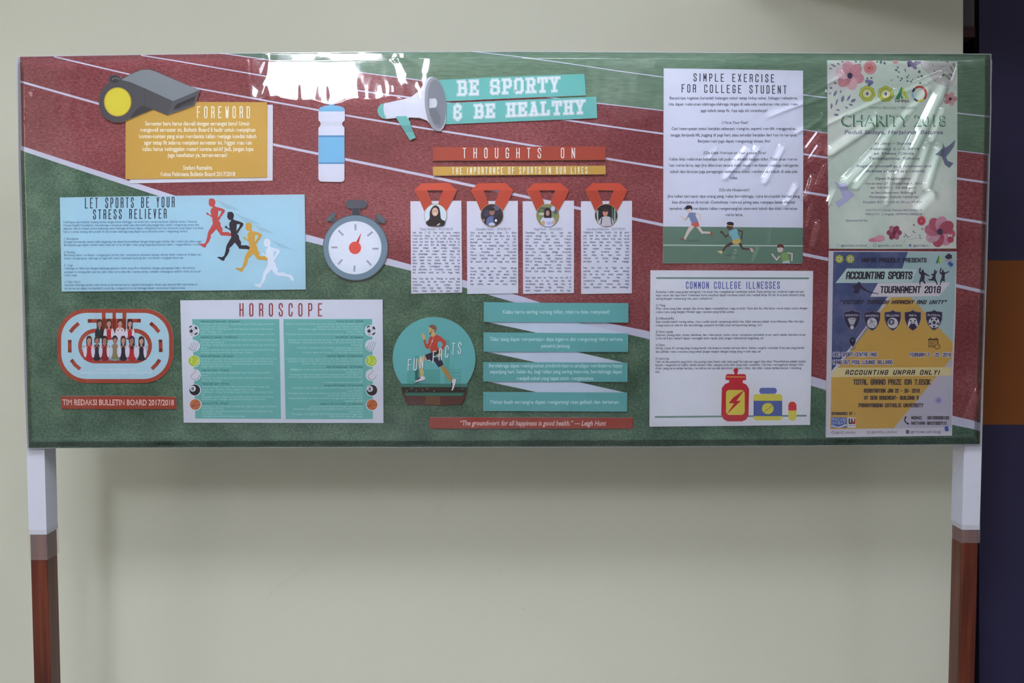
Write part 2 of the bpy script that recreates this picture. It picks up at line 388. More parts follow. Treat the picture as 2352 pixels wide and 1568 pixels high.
lamp(0.22, -1.8, 0.34, 1.25, GLINT_LAMP, 'added long ceiling light in front of the board, just left of the ceiling beam')  # added lamp, placed so the film creases mirror it
lamp(-1.25, -4.7, 0.5, 1.25, FILL_BACK, 'added long fill light far behind the photographer')  # added fill for the lower half of the board
lamp(-2.7, -3.4, 0.52, 0.50, FILL_SIDE, 'added square fill light close to the left wall')  # added weak fill lamp, unseen
lamp(2.4, -3.6, 0.52, 0.50, FILL_FAR, 'added square fill light right of the ceiling beam')  # added fill lamp for the right-hand side
# ============================================================ display board
KEX = 0.83      # pieces under the film: the film takes a little light each way
_m.clear()
board = bpy.data.objects.new('display_board', None); COL.objects.link(board); board.matrix_world = BM
tag(board, 'long standing display board with a printed running-track backdrop on two wooden legs', 'display board')
whitem = mat((163, 164, 175), rough=.45, name='white_laminate')
TOPC = [(39, 129), (300, 125), (600, 121), (900, 118), (1200, 117.5), (1500, 119), (1900, 121), (2278, 123)]
BOTC = [(2253, 1021), (1900, 1024), (1500, 1026.5), (1100, 1027.5), (700, 1028), (300, 1029), (61, 1030)]
LEFT = [(58.5, 980), (55, 880), (50, 700), (45, 500), (41, 380), (39.5, 250)]
RIGHT = [(2278, 250), (2274, 400), (2268, 620), (2262, 800), (2255, 960)]
out = TOPC+RIGHT+BOTC+LEFT
def extr(name, outline, n0, n1, m, parent):
    uv = Pm(outline, n1); k = len(uv); v = [(a, b, n0) for a, b in uv.tolist()]+[(a, b, n1) for a, b in uv.tolist()]
    f = [tuple(range(k, 2*k))[::-1], tuple(range(k))]+[(i, k+i, k+(i+1) % k, (i+1) % k) for i in range(k)]
    return mk(name, v, f, m, parent)
bevel(extr('panel', out, -0.018, -0.0005, whitem, board), .002)
# printed backdrop: red running track between two green fields, with white lane lines
L1 = [(47, 334, 345), (160, 371, 383), (300, 416, 429), (420, 455, 468), (560, 497, 511), (703, 538, 554), (740, 548, 563), (887, 592, 608), (942, 607, 621), (1062, 642, 659), (1200, 681, 700), (1372, 737, 752), (1480, 758, 776), (1600, 792, 811), (1865, 864, 886), (2000, 905, 926), (2189, 955, 976), (2262, 971, 990)]
L5 = [(505, 122), (521, 124), (676, 146), (787, 161), (978, 186), (1170, 212), (1373, 237), (1500, 251), (1700, 277), (1880, 303), (2070, 329), (2201, 346), (2273, 355)]
def interp(tbl, x, j=1): return float(np.interp(x, [t[0] for t in tbl], [t[j] for t in tbl]))
redm = textured('track_red', (98, 44, 50), (126, 62, 67), (150, 92, 95), stretch=(.6, 1.1, 1), s1=210, s2=5)
grn1 = textured('field_green_near', (44, 72, 58), (66, 97, 79), (96, 124, 103), stretch=(.9, 1, 1), s1=200, s2=14)
grn2 = textured('field_green_far', (84, 108, 90), (95, 120, 101), (110, 134, 114), stretch=(.5, 3, 1), s1=60, s2=5)
linem = mat((190, 192, 214), noise=.04, nscale=30, name='lane_line_white')
def bx0(y): return float(np.interp(y, [129, 250, 380, 500, 700, 880, 980, 1030], [46, 46.5, 47.5, 50, 55, 60, 63, 66]))
def bx1(y): return float(np.interp(y, [123, 250, 400, 620, 800, 960, 1021], [2275, 2275, 2271, 2265, 2259, 2252, 2250]))
def topy(x): return interp([(a, b) for a, b in TOPC], x)+1.5
def boty(x): return interp(sorted([(a, b) for a, b in BOTC]), x)-1.5
n = 0.0006
xs = list(np.linspace(0, 1, 75))
def band(name, fa, fb, m, lift, parent, xa=None, xb=None):
    """strip between two curves y=fa(x), y=fb(x) across the board"""
    V, Fc = [], []
    for i, t in enumerate(xs):
        x = 46+(2275-46)*t if xa is None else xa+(xb-xa)*t
        for fn in (fa, fb):
            y = fn(x); xx = min(max(x, bx0(y)), bx1(y)); V.append((xx, y))
    uv = Pm(V, lift); v = [(a, b, lift) for a, b in uv.tolist()]
    for i in range(len(xs)-1):
        q = (2*i, 2*i+1, 2*i+3, 2*i+2); Fc.append(q)
    return mk(name, v, Fc, m, parent)
backdrop = band('printed_backdrop', lambda x: topy(x), lambda x: boty(x), redm, n, board)
backdrop['label'] = 'backdrop photo of a red running track'
band('green_field_far', lambda x: topy(x), lambda x: max(topy(x), interp(L5, x)), grn2, n+.00015, backdrop, xa=505, xb=2276)['label'] = 'pale green field print along the top'
band('green_field_near', lambda x: interp(L1, x, 2), lambda x: boty(x), grn1, n+.00015, backdrop)['label'] = 'dark green grass print along the bottom'
LANES = [([(a, (b+c)/2) for a, b, c in L1], [(a, (c-b)) for a, b, c in L1]),
 (L5, 2.2),
 ([(46, 187), (226, 238), (350, 270), (480, 299), (628, 332), (735, 354), (800, 367), (1000, 408), (1087, 427), (1200, 450), (1332, 479), (1453, 502), (1520, 516), (1700, 553), (1846, 584), (1880, 591), (2050, 626), (2198, 656), (2264, 671)], [(46, 5), (2264, 8)]),
 ([(124, 130), (298, 171), (437, 200), (560, 222), (700, 247), (795, 265), (946, 290), (1100, 314), (1234, 336), (1392, 364), (1523, 385), (1700, 416), (1846, 441), (1880, 446), (2050, 476), (2201, 502), (2271, 513)], [(124, 3.2), (2271, 6)]),
 ([(324, 127), (400, 139), (622, 177), (876, 216), (936, 223), (1150, 254), (1296, 275), (1420, 293), (1523, 307), (1700, 332), (1846, 354), (1880, 359), (2050, 386), (2201, 410), (2273, 420)], [(324, 2.6), (2273, 5)]),
 ([(1085, 118), (1190, 130), (1300, 145), (1420, 163), (1523, 177), (1700, 201), (1880, 222), (2050, 243), (2201, 260), (2274, 268)], [(1085, 1.6), (2274, 3)])]
for pts, w in LANES:
    xa, xb = pts[0][0], pts[-1][0]
    ww = (lambda x, w=w: (w if not isinstance(w, list) else interp(w, x)))
    band('lane_line', (lambda x, p=pts, ww=ww: interp(p, x)-ww(x)/2), (lambda x, p=pts, ww=ww: interp(p, x)+ww(x)/2), linem, n+.0003, backdrop, xa=xa, xb=xb)
# legs: square timber posts, upper part wrapped in white paper, band of clear tape below it
def plane_uv(px, py, nn): return Pm([(px, py)], nn)[0]
woodm = bpy.data.materials.new('varnished_wood'); woodm.use_nodes = True
nt = woodm.node_tree; b = nt.nodes['Principled BSDF']; tc = nt.nodes.new('ShaderNodeTexCoord'); mp = nt.nodes.new('ShaderNodeMapping'); mp.inputs['Scale'].default_value = (60, 3, 60)
nz = nt.nodes.new('ShaderNodeTexNoise'); nz.inputs['Scale'].default_value = 1.0; nz.inputs['Detail'].default_value = 6
cr = nt.nodes.new('ShaderNodeValToRGB'); cr.color_ramp.elements[0].color = (.042, .007, .004, 1); cr.color_ramp.elements[1].color = (.125, .026, .009, 1)
cr.color_ramp.elements[0].position = .35; cr.color_ramp.elements[1].position = .7
nt.links.new(tc.outputs['Object'], mp.inputs[0]); nt.links.new(mp.outputs[0], nz.inputs['Vector']); nt.links.new(nz.outputs['Fac'], cr.inputs[0]); nt.links.new(cr.outputs[0], b.inputs['Base Color'])
b.inputs['Roughness'].default_value = .32; b.inputs['Specular IOR Level'].default_value = .3
tapem = bpy.data.materials.new('clear_tape'); tapem.use_nodes = True; nt = tapem.node_tree; nt.nodes.clear()
tr = nt.nodes.new('ShaderNodeBsdfTransparent'); df = nt.nodes.new('ShaderNodeBsdfDiffuse'); df.inputs[0].default_value = (.5, .45, .45, 1); gl = nt.nodes.new('ShaderNodeBsdfGlossy'); gl.inputs['Roughness'].default_value = .15
m1 = nt.nodes.new('ShaderNodeMixShader'); m1.inputs[0].default_value = .13; m2 = nt.nodes.new('ShaderNodeMixShader'); m2.inputs[0].default_value = .06
oo = nt.nodes.new('ShaderNodeOutputMaterial')
nt.links.new(tr.outputs[0], m1.inputs[1]); nt.links.new(df.outputs[0], m1.inputs[2]); nt.links.new(m1.outputs[0], m2.inputs[1]); nt.links.new(gl.outputs[0], m2.inputs[2]); nt.links.new(m2.outputs[0], oo.inputs[0])
NF, NB = -0.0185, -0.082
vtop = plane_uv(100, 131, 0)[1]; vbot = -(P0.z-0.004)/math.cos(TILT)
legw = 0.0425
for side in (-1, 1):
    xo = plane_uv(62.5 if side < 0 else 2253.5, 1032, NF)[0]
    u0, u1 = (xo, xo+legw) if side < 0 else (xo-legw, xo)
    lg = boxes('leg', [(u0, u1, vbot, vtop, NB, NF)], woodm, board); bevel(lg, .004)
    vw = plane_uv(100, 1227 if side < 0 else 1216, NF)[1]
    boxes('paper_wrap', [(u0-.0012, u1+.0012, vw, vtop-.003, NB-.0012, NF+.0012)], whitem, lg)['label'] = 'white paper wrapped round the upper leg'
    va = plane_uv(100, 1285 if side < 0 else 1246, NF)[1]
    boxes('tape_band', [(u0-.0022, u1+.0022, va, vw+.012, NB-.0022, NF+.0022)], tapem, lg)['label'] = 'clear tape band below the paper'
    # cross foot on the floor (below the frame)
    ft = boxes('foot', [(u0-.004, u1+.004, vbot, vbot+.05, NB-.16, NF+.22)], woodm, board); bevel(ft, .005)
rail = boxes('cross_rail', [(plane_uv(62.5, 1032, NF)[0]+legw, plane_uv(2253.5, 1032, NF)[0]-legw, plane_uv(0, 1000, NF)[1], plane_uv(0, 960, NF)[1], NB+.02, NF)], woodm, board)
# common inks
WHITE = mat((205, 209, 224)); PAPER = mat((203, 207, 222)); INK = mat((40, 42, 62)); BODY = mat((82, 86, 108)); GREYINK = mat((95, 100, 125))
RUST = mat((152, 64, 48)); TEAL = mat((98, 172, 168)); MUST = mat((188, 153, 72)); SKY = mat((158, 197, 215)); CREAMT = mat((232, 226, 205))
# ============================================================ things fixed to the board
DK = mat((72, 74, 80)); DK2 = mat((52, 54, 60)); LG = mat((124, 132, 138)); YEL = mat((204, 194, 62)); YED = mat((190, 164, 54))
# ---- whistle
z = Z(3.36, 0, 100)
wh = Item('whistle_cutout', 'foam cutout of a grey whistle with a yellow disc, above the mustard card', 'cutout',
    z([(838, 285), (842, 258), (862, 244), (895, 240), (925, 250), (938, 272), (1000, 238), (1045, 216), (1090, 200), (1150, 196), (1200, 212), (1300, 255), (1420, 308), (1540, 358), (1522, 415), (1500, 478), (1400, 515), (1290, 552), (1235, 528), (1180, 508), (1100, 540), (1020, 575), (960, 600), (930, 608), (870, 606), (820, 582), (785, 545), (766, 495), (762, 440), (772, 385), (795, 340), (838, 302)]), .0058, .0096, DK)
wh.part('top_face', [poly(z([(935, 280), (1005, 240), (1048, 220), (1092, 204), (1150, 200), (1195, 214), (1538, 360), (1335, 444), (1200, 382), (1060, 320), (1000, 295)]), LG, 1)], 'light grey top face')
wh.part('mouthpiece', [poly(z([(1335, 444), (1537, 362), (1498, 476), (1292, 549)]), mat((78, 82, 90)), 1), poly(z([(1362, 468), (1512, 404), (1482, 468), (1335, 512)]), mat((38, 40, 46)), 2), poly(z([(1400, 478), (1505, 432), (1482, 468), (1385, 497)]), mat((62, 62, 68)), 3)], 'dark open mouthpiece')
wh.part('body_shading', [poly(z([(1085, 482), (1120, 484), (1180, 508), (1100, 540), (1000, 577), (1040, 520)]), DK2, 1), line(z([(1120, 345), (1118, 480)]), .8, DK2, 1)])
wh.part('side_disc', [ell(*z(908, 450), 31.5, 33.5, YED, 1), ell(*z(908, 450), 29, 31, YEL, 2)], 'round yellow disc')
wh.part('lanyard_ring', [ell(*z(885, 275), 11, 8.5, DK2, 1), ring(*z(893, 283), 8, 5, 2.5, mat((110, 110, 116)), 2, 180, 350, 12)])
# ---- foreword card on its white backing
bk = Item('backing_card', 'white backing card showing past the right and lower edges of the mustard card', 'card', z([(1000, 470), (2106, 472), (2104, 1057), (1002, 1079)]), .001, .0032, PAPER)
fc = Item('foreword_card', 'mustard yellow card headed FOREWORD, under the whistle cutout', 'card', z([(970, 455), (1400, 450), (2062, 452), (2060, 1033), (1500, 1040), (968, 1047)]), .0034, .0055, MUST, mat((214, 180, 110)))
CR = mat((236, 230, 212))
fc.part('heading_text', [strokes('FOREWORD', *[z(v, 0)[0] for v in (1524, 1926)], z(0, 572)[1], 25, 2.3, CR, 2, .32, .62)])
T = []
for s, a, b_, y in (('Semester baru harus diawali dengan semangat baru! Untuk', 1120, 1928, 632), ('mengawali semester ini, Bulletin Board II hadir untuk menyajikan', 1080, 1972, 680), ('konten-konten yang akan membantu kalian menjaga kondisi tubuh', 1072, 1980, 730),
                    ('agar tetap fit selama menjalani semester ini. Nggak mau kan', 1112, 1945, 779), ('kalau harus ketinggalan materi karena sakit? Jadi, jangan lupa', 1098, 1956, 828), ('jaga kesehatan ya, teman-teman!', 1295, 1755, 875),
                    ('Stefani Ratnalita', 1412, 1638, 973), ('Ketua Pelaksana Bulletin Board 2017/2018', 1238, 1815, 1022)):
    T.append(text(s, *[z(v, 0)[0] for v in (a, b_)], z(0, y)[1], 9.6, CR))
fc.part('body_text', T)
# ---- stress reliever card with four runners
z = Z(3.7935, 100, 430)
st = Item('stress_reliever_card', 'pale blue card headed LET SPORTS BE YOUR STRESS RELIEVER with four runners', 'card', z([(142, 88), (700, 80), (1400, 70), (2275, 62), (2280, 480), (2284, 890), (1400, 900), (158, 908), (150, 500)]), .001, .0062, SKY)
NAVYI = mat((28, 38, 62))
st.part('heading_text', [strokes('LET SPORTS BE YOUR', *[z(v, 0)[0] for v in (364, 1138)], z(0, 180)[1], 22, 2.1, NAVYI, 2, .33, .56, y1=z(0, 170)[1]), strokes('STRESS RELIEVER', *[z(v, 0)[0] for v in (436, 1068)], z(0, 275)[1], 20.5, 2.1, NAVYI, 2, .33, .56, y1=z(0, 268)[1])])
BL = mat((84, 118, 150)); T = []
for s, y, b_ in (('Kehidupan perkuliahan kadang terasa sangat berat sehingga membuat kita merasa tertekan, bahkan stress. Menurut', 312, 1338), ('Mental Health Foundation, berolahraga merupakan salah satu alternatif yang sangat baik untuk mengurangi stress dan', 340, 1355),
    ('depresi. Hal ini terjadi karena beberapa jenis olahraga tertentu dapat melepaskan hormon serotonin yang dapat membuat', 368, 1392), ('kamu merasa senang dan positif. Ini dia empat olahraga yang dapat kamu lakukan untuk mengurangi stress!', 396, 1255),
    ('1. Bersepeda', 457, 305), ('Dengan bersepeda, secara tidak langsung kita dapat bersosialisasi dengan lingkungan sekitar dan menikmati udara segar.', 484, 1388), ('Bersepeda juga dapat menstimulasi kerja zat kimia di dalam otak yang langsung berperan dalam mengendalikan mood.', 511, 1362),
    ('2. Renang', 574, 275), ('Berenang dapat membantu meregangkan pikiran dan menciptakan perasaan tenang, seiring tubuh meluncur di dalam air.', 599, 1378), ('Selain meregangkan, olahraga ini juga baik untuk kesehatan jantung dan membantu mengatasi insomnia.', 627, 1222),
    ('3. Yoga', 688, 255), ('Olahraga ini dilakukan dengan beberapa gerakan tubuh yang dikombinasikan dengan pernapasan dalam dan pikiran', 715, 1320), ('persaanmu tenang dan nyaman. Jadi, kalau kamu tiba-tiba merasa stress, cobalah meluangkan sedikit waktu di kamar', 746, 1370), ('untuk yoga.', 773, 295),
    ('4. Team Sport', 832, 322), ('Lakukan olahraga secara rutin bersama teman-temanmu, seperti bulutangkis, futsal, atau basket! Bermain bersama', 859, 1340), ('teman-teman dapat memperbaiki mood dan mengontrol emosi sehingga dapat menurunkan tingkat stress.', 889, 1238)):
    x_ = 172+(y-300)*.02
    T.append(text(s, *[z(v, 0)[0] for v in (x_, b_)], z(0, y)[1], 5.0, BL, y1=z(0, y-5*(b_-x_)/1150)[1]))
st.part('body_text', T)
zr = Z(6.97, 450, 445)
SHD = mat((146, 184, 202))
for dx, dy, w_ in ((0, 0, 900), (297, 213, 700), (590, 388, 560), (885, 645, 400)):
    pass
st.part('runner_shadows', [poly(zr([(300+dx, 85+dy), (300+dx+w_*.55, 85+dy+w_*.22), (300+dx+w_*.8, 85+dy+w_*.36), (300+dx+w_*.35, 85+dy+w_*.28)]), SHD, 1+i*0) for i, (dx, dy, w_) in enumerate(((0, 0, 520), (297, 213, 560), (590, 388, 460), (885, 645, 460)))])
RUN = [(205, 100), (215, 82), (245, 72), (285, 80), (306, 105), (313, 140), (303, 170), (300, 195), (330, 210), (390, 226), (432, 240), (467, 266), (455, 300), (420, 345), (390, 388), (383, 412), (358, 420), (384, 450), (396, 480), (397, 510), (432, 568), (420, 590), (435, 612), (475, 610), (515, 610), (550, 628), (585, 645), (640, 645), (665, 685), (692, 730), (675, 753), (645, 735), (605, 692), (560, 680), (515, 672), (400, 667), (375, 630), (345, 590), (325, 566), (300, 595), (275, 625), (238, 655), (238, 700), (210, 765), (170, 815), (155, 857), (130, 859), (90, 835), (42, 803), (60, 794), (125, 800), (155, 775), (175, 710), (188, 640), (200, 600), (235, 540), (270, 480), (264, 430), (258, 378), (210, 345), (178, 335), (164, 318), (178, 297), (197, 306), (206, 325), (243, 342), (234, 270), (245, 240), (264, 222), (264, 206), (235, 205), (218, 188), (207, 170), (203, 145), (208, 122)]
for i, (dx, dy, c, nm) in enumerate(((0, 0, (182, 68, 66), 'red'), (297, 213, (24, 26, 44), 'black'), (590, 388, (196, 150, 62), 'mustard'), (885, 645, (205, 213, 228), 'white'))):
    m_ = mat(c); st.part('runner_silhouette', [poly(zr([(x+dx, y+dy) for x, y in RUN]), m_, 2+2*i), poly(zr([(x+dx, y+dy) for x, y in ((358, 275), (408, 272), (396, 318), (352, 382))]), SKY, 3+2*i)], nm+' running figure')
# ---- bottle
z = Z(5.228, 680, 130)
bo = Item('bottle_cutout', 'cutout of a white and blue sports bottle', 'cutout', z([(382, 525), (395, 516), (450, 516), (468, 530), (462, 552), (452, 560), (452, 585), (510, 590), (560, 605), (585, 632), (585, 765), (560, 785), (550, 810), (560, 830), (580, 850), (580, 1480), (565, 1497), (545, 1504), (310, 1500), (285, 1492), (268, 1468), (268, 855), (290, 832), (297, 805), (288, 782), (270, 765), (268, 640), (290, 610), (340, 592), (398, 585), (398, 560), (388, 550)]), .001, .006, PAPER)
BBL = mat((108, 174, 210)); BBD = mat((72, 128, 172)); BB = mat((88, 150, 192))
bo.part('bottle_cap', [poly(z([(382, 525), (395, 516), (450, 516), (468, 530), (462, 552), (452, 560), (452, 585), (510, 590), (560, 605), (582, 632), (582, 658), (271, 658), (270, 640), (290, 610), (340, 592), (398, 585), (398, 560), (388, 550)]), BBL, 1), poly(z([(398, 556), (452, 556), (455, 586), (396, 586)]), BB, 2)], 'light blue cap')
bo.part('bottle_label', [rect(*z(270, 945), *z(579, 1288), BBL, 1), rect(*z(270, 945), *z(579, 966), BBD, 2), rect(*z(270, 1268), *z(579, 1288), BBD, 2)], 'light blue band')
bo.part('neck_shading', [poly(z([(290, 780), (560, 780), (552, 808), (560, 832), (288, 832), (297, 806)]), mat((194, 199, 213)), 1)])
# ---- megaphone and two banners
z = Z(4.055, 840, 130)
mb1 = Item('sporty_banner', 'upper teal banner strip reading BE SPORTY, right of the megaphone', 'banner', z([(640, 218), (1200, 192), (2037, 160), (2050, 360), (1400, 385), (680, 418)]), .001, .0056, TEAL, group=None)
mb2 = Item('healthy_banner', 'lower teal banner strip reading & BE HEALTHY, right of the megaphone', 'banner', z([(680, 436), (2148, 372), (2156, 572), (1400, 603), (690, 632)]), .001, .0056, TEAL)
LT = mat((216, 218, 226)); PK = mat((222, 216, 224)); TL2 = mat((132, 184, 184))
def slab(it, s, xa, ya, xb, yb, h):
    A = z(xa, ya); B = z(xb, yb)
    a = dict(lw=.82, gap=.17, table=SLAB, y1=B[1], space=.75)
    it.part('heading_text', [strokes(s, A[0], B[0], A[1], h, 7.4, PK, 2, **a), strokes(s, A[0], B[0], A[1], h, 5.6, TL2, 3, **a), strokes(s, A[0], B[0], A[1], h, 3.9, LT, 4, **a)])
slab(mb1, 'BE SPORTY', 862, 355, 1812, 318, 30)
slab(mb2, '& BE HEALTHY', 826, 574, 2048, 522, 27.5)
mg = Item('megaphone_cutout', 'cutout of a white and teal megaphone left of the banner strips', 'cutout', z([(112, 480), (135, 447), (180, 435), (260, 415), (360, 395), (430, 370), (490, 325), (530, 270), (560, 220), (585, 195), (620, 187), (660, 203), (700, 255), (730, 330), (748, 420), (752, 500), (747, 600), (722, 665), (690, 695), (655, 685), (610, 640), (570, 595), (500, 570), (400, 566), (398, 585), (415, 605), (418, 640), (466, 755), (412, 778), (290, 570), (185, 580), (150, 572), (122, 545), (108, 510)]), .0060, .0098, mat((200, 203, 216)))
mg.part('rear_cap', [poly(z([(112, 480), (135, 447), (172, 438), (165, 480), (172, 530), (195, 580), (160, 576), (122, 545), (108, 510)]), TEAL, 1)], 'teal end cap')
mg.part('handle', [poly(z([(275, 555), (380, 553), (398, 585), (415, 605), (418, 640), (466, 755), (412, 778)]), TEAL, 1), poly(z([(330, 640), (418, 640), (440, 700), (370, 705)]), mat((84, 152, 152)), 2)], 'teal pistol grip')
mg.part('bell_rim', [ell(*z(650, 442), 24.5, 62, mat((140, 144, 152)), 1, rot=-5, n=40)], 'grey rim of the horn')
mg.part('bell_inside', [ell(*z(663, 440), 20.5, 56, mat((118, 124, 134)), 2, rot=-5, n=40), poly(z([(590, 480), (650, 480), (700, 560), (690, 640), (640, 620), (600, 540)]), mat((104, 110, 120)), 3)], 'shaded horn opening')
mg.part('horn_core', [poly(z([(592, 392), (640, 388), (640, 475), (592, 480)]), mat((186, 190, 200)), 4), ell(*z(640, 432), 6.3, 10.8, mat((196, 199, 208)), 5)], 'pale centre plug')
# ---- title strips
t1 = Item('thoughts_strip', 'rust red title strip reading THOUGHTS ON, above the yellow strip', 'title strip', z([(625, 843), (1400, 838), (2235, 835), (2236, 962), (625, 968)]), .0065, .0095, mat((158, 66, 50)))
t1.part('heading_text', [strokes('THOUGHTS ON', *[z(v, 0)[0] for v in (908, 1945)], z(0, 942)[1], 22, 2.0, mat((238, 226, 224)), 2, .26, .84, space=1.7)])
t2 = Item('importance_strip', 'mustard title strip reading THE IMPORTANCE OF SPORTS IN OUR LIVES', 'title strip', z([(625, 1024), (2234, 1015), (2236, 1096), (628, 1108)]), .0065, .0095, MUST)
t2.part('heading_text', [strokes('THE IMPORTANCE OF SPORTS IN OUR LIVES', *[z(v, 0)[0] for v in (808, 2062)], z(0, 1091)[1], 14, 1.7, CREAMT, 2, .36, .66, y1=z(0, 1086)[1], space=.6)])
# ---- stopwatch
z = Z(6.27, 720, 430)
def arcp(cx, cy, rx, ry, a0, a1, n): return [(cx+rx*math.cos(math.radians(a0+(a1-a0)*i/n)), cy+ry*math.sin(math.radians(a0+(a1-a0)*i/n))) for i in range(n+1)]
SLATE = mat((66, 76, 88)); STB = mat((106, 132, 148))
outl = arcp(604, 870, 468, 476, -52, 220, 44)+[(325, 470), (302, 440), (318, 378), (300, 358), (272, 360), (182, 460), (192, 490), (250, 485), (285, 510), (380, 445), (440, 420), (550, 398), (556, 305), (500, 300), (465, 270), (465, 215), (495, 182), (735, 182), (768, 215), (770, 262), (740, 298), (668, 302), (665, 395), (770, 415), (850, 450), (888, 480), (905, 460), (893, 405), (925, 378), (960, 390), (1040, 465), (1020, 520), (985, 520), (940, 500), (930, 520)]
outl = arcp(604, 870, 468, 476, -46, 229, 46)+[(318, 478), (302, 440), (322, 385), (300, 358), (272, 360), (180, 458), (192, 492), (245, 485)]
# simple closed outline assembled from the dial circle and three buttons
dial_pts = arcp(604, 870, 470, 478, -84, -52, 5)
outl = [(668, 398)]+arcp(604, 870, 470, 478, -80, -54, 5)+[(900, 468), (893, 405), (925, 376), (965, 395), (1042, 468), (1022, 522), (985, 520), (940, 505), (932, 522)]+arcp(604, 870, 470, 478, -44, 226, 48)+[(285, 510), (245, 483), (192, 492), (180, 458), (272, 360), (300, 356), (320, 378), (302, 432), (328, 468)]+arcp(604, 870, 470, 478, 236, 262, 5)+[(552, 398), (556, 305), (500, 300), (465, 268), (465, 215), (495, 182), (735, 182), (768, 215), (770, 262), (740, 298), (668, 302)]
sw = Item('stopwatch_cutout', 'cutout of a slate blue stopwatch with a red hand', 'cutout', z(outl), .002, .0082, SLATE)
sw.part('crown_button', [poly(z(rrect_pts(472, 188, 762, 296, 40)), mat((74, 84, 96)), 2), rect(*z(562, 300), *z(660, 400), mat((48, 58, 70)), 1)])
sw.part('side_button', [poly(z([(188, 460), (275, 366), (300, 364), (312, 380), (290, 425), (240, 478), (196, 484)]), mat((84, 98, 104)), 1)])
sw.part('side_button', [poly(z([(900, 405), (928, 384), (960, 398), (1034, 470), (1016, 514), (985, 510), (920, 440)]), mat((84, 98, 104)), 1)])
sw.part('rim', [ell(*z(604, 870), 461/6.27, 465/6.27, STB, 1, n=64)], 'steel blue rim')
sw.part('dial', [ell(*z(598, 870), 381/6.27, 383/6.27, mat((206, 214, 230)), 2, n=64)], 'white dial')
for (a, b_), (c, d) in (((604, 545), (604, 605)), ((840, 650), (788, 692)), ((923, 884), (862, 884)), ((778, 1064), (823, 1115)), ((592, 1140), (588, 1200)), (((405, 1052)), (362, 1100)), ((272, 865), (332, 865)), ((370, 632), (420, 682))):
    sw.part('tick_mark', [line(z([(a, b_), (c, d)]), 4.4, mat((148, 152, 166)), 3)])
RED = mat((206, 78, 68))
sw.part('hand', [ell(*z(598, 872), 14, 14.4, RED, 4), poly(z([(612, 790), (652, 803), (690, 652)]), mat((176, 56, 54)), 4)], 'red hand and hub')
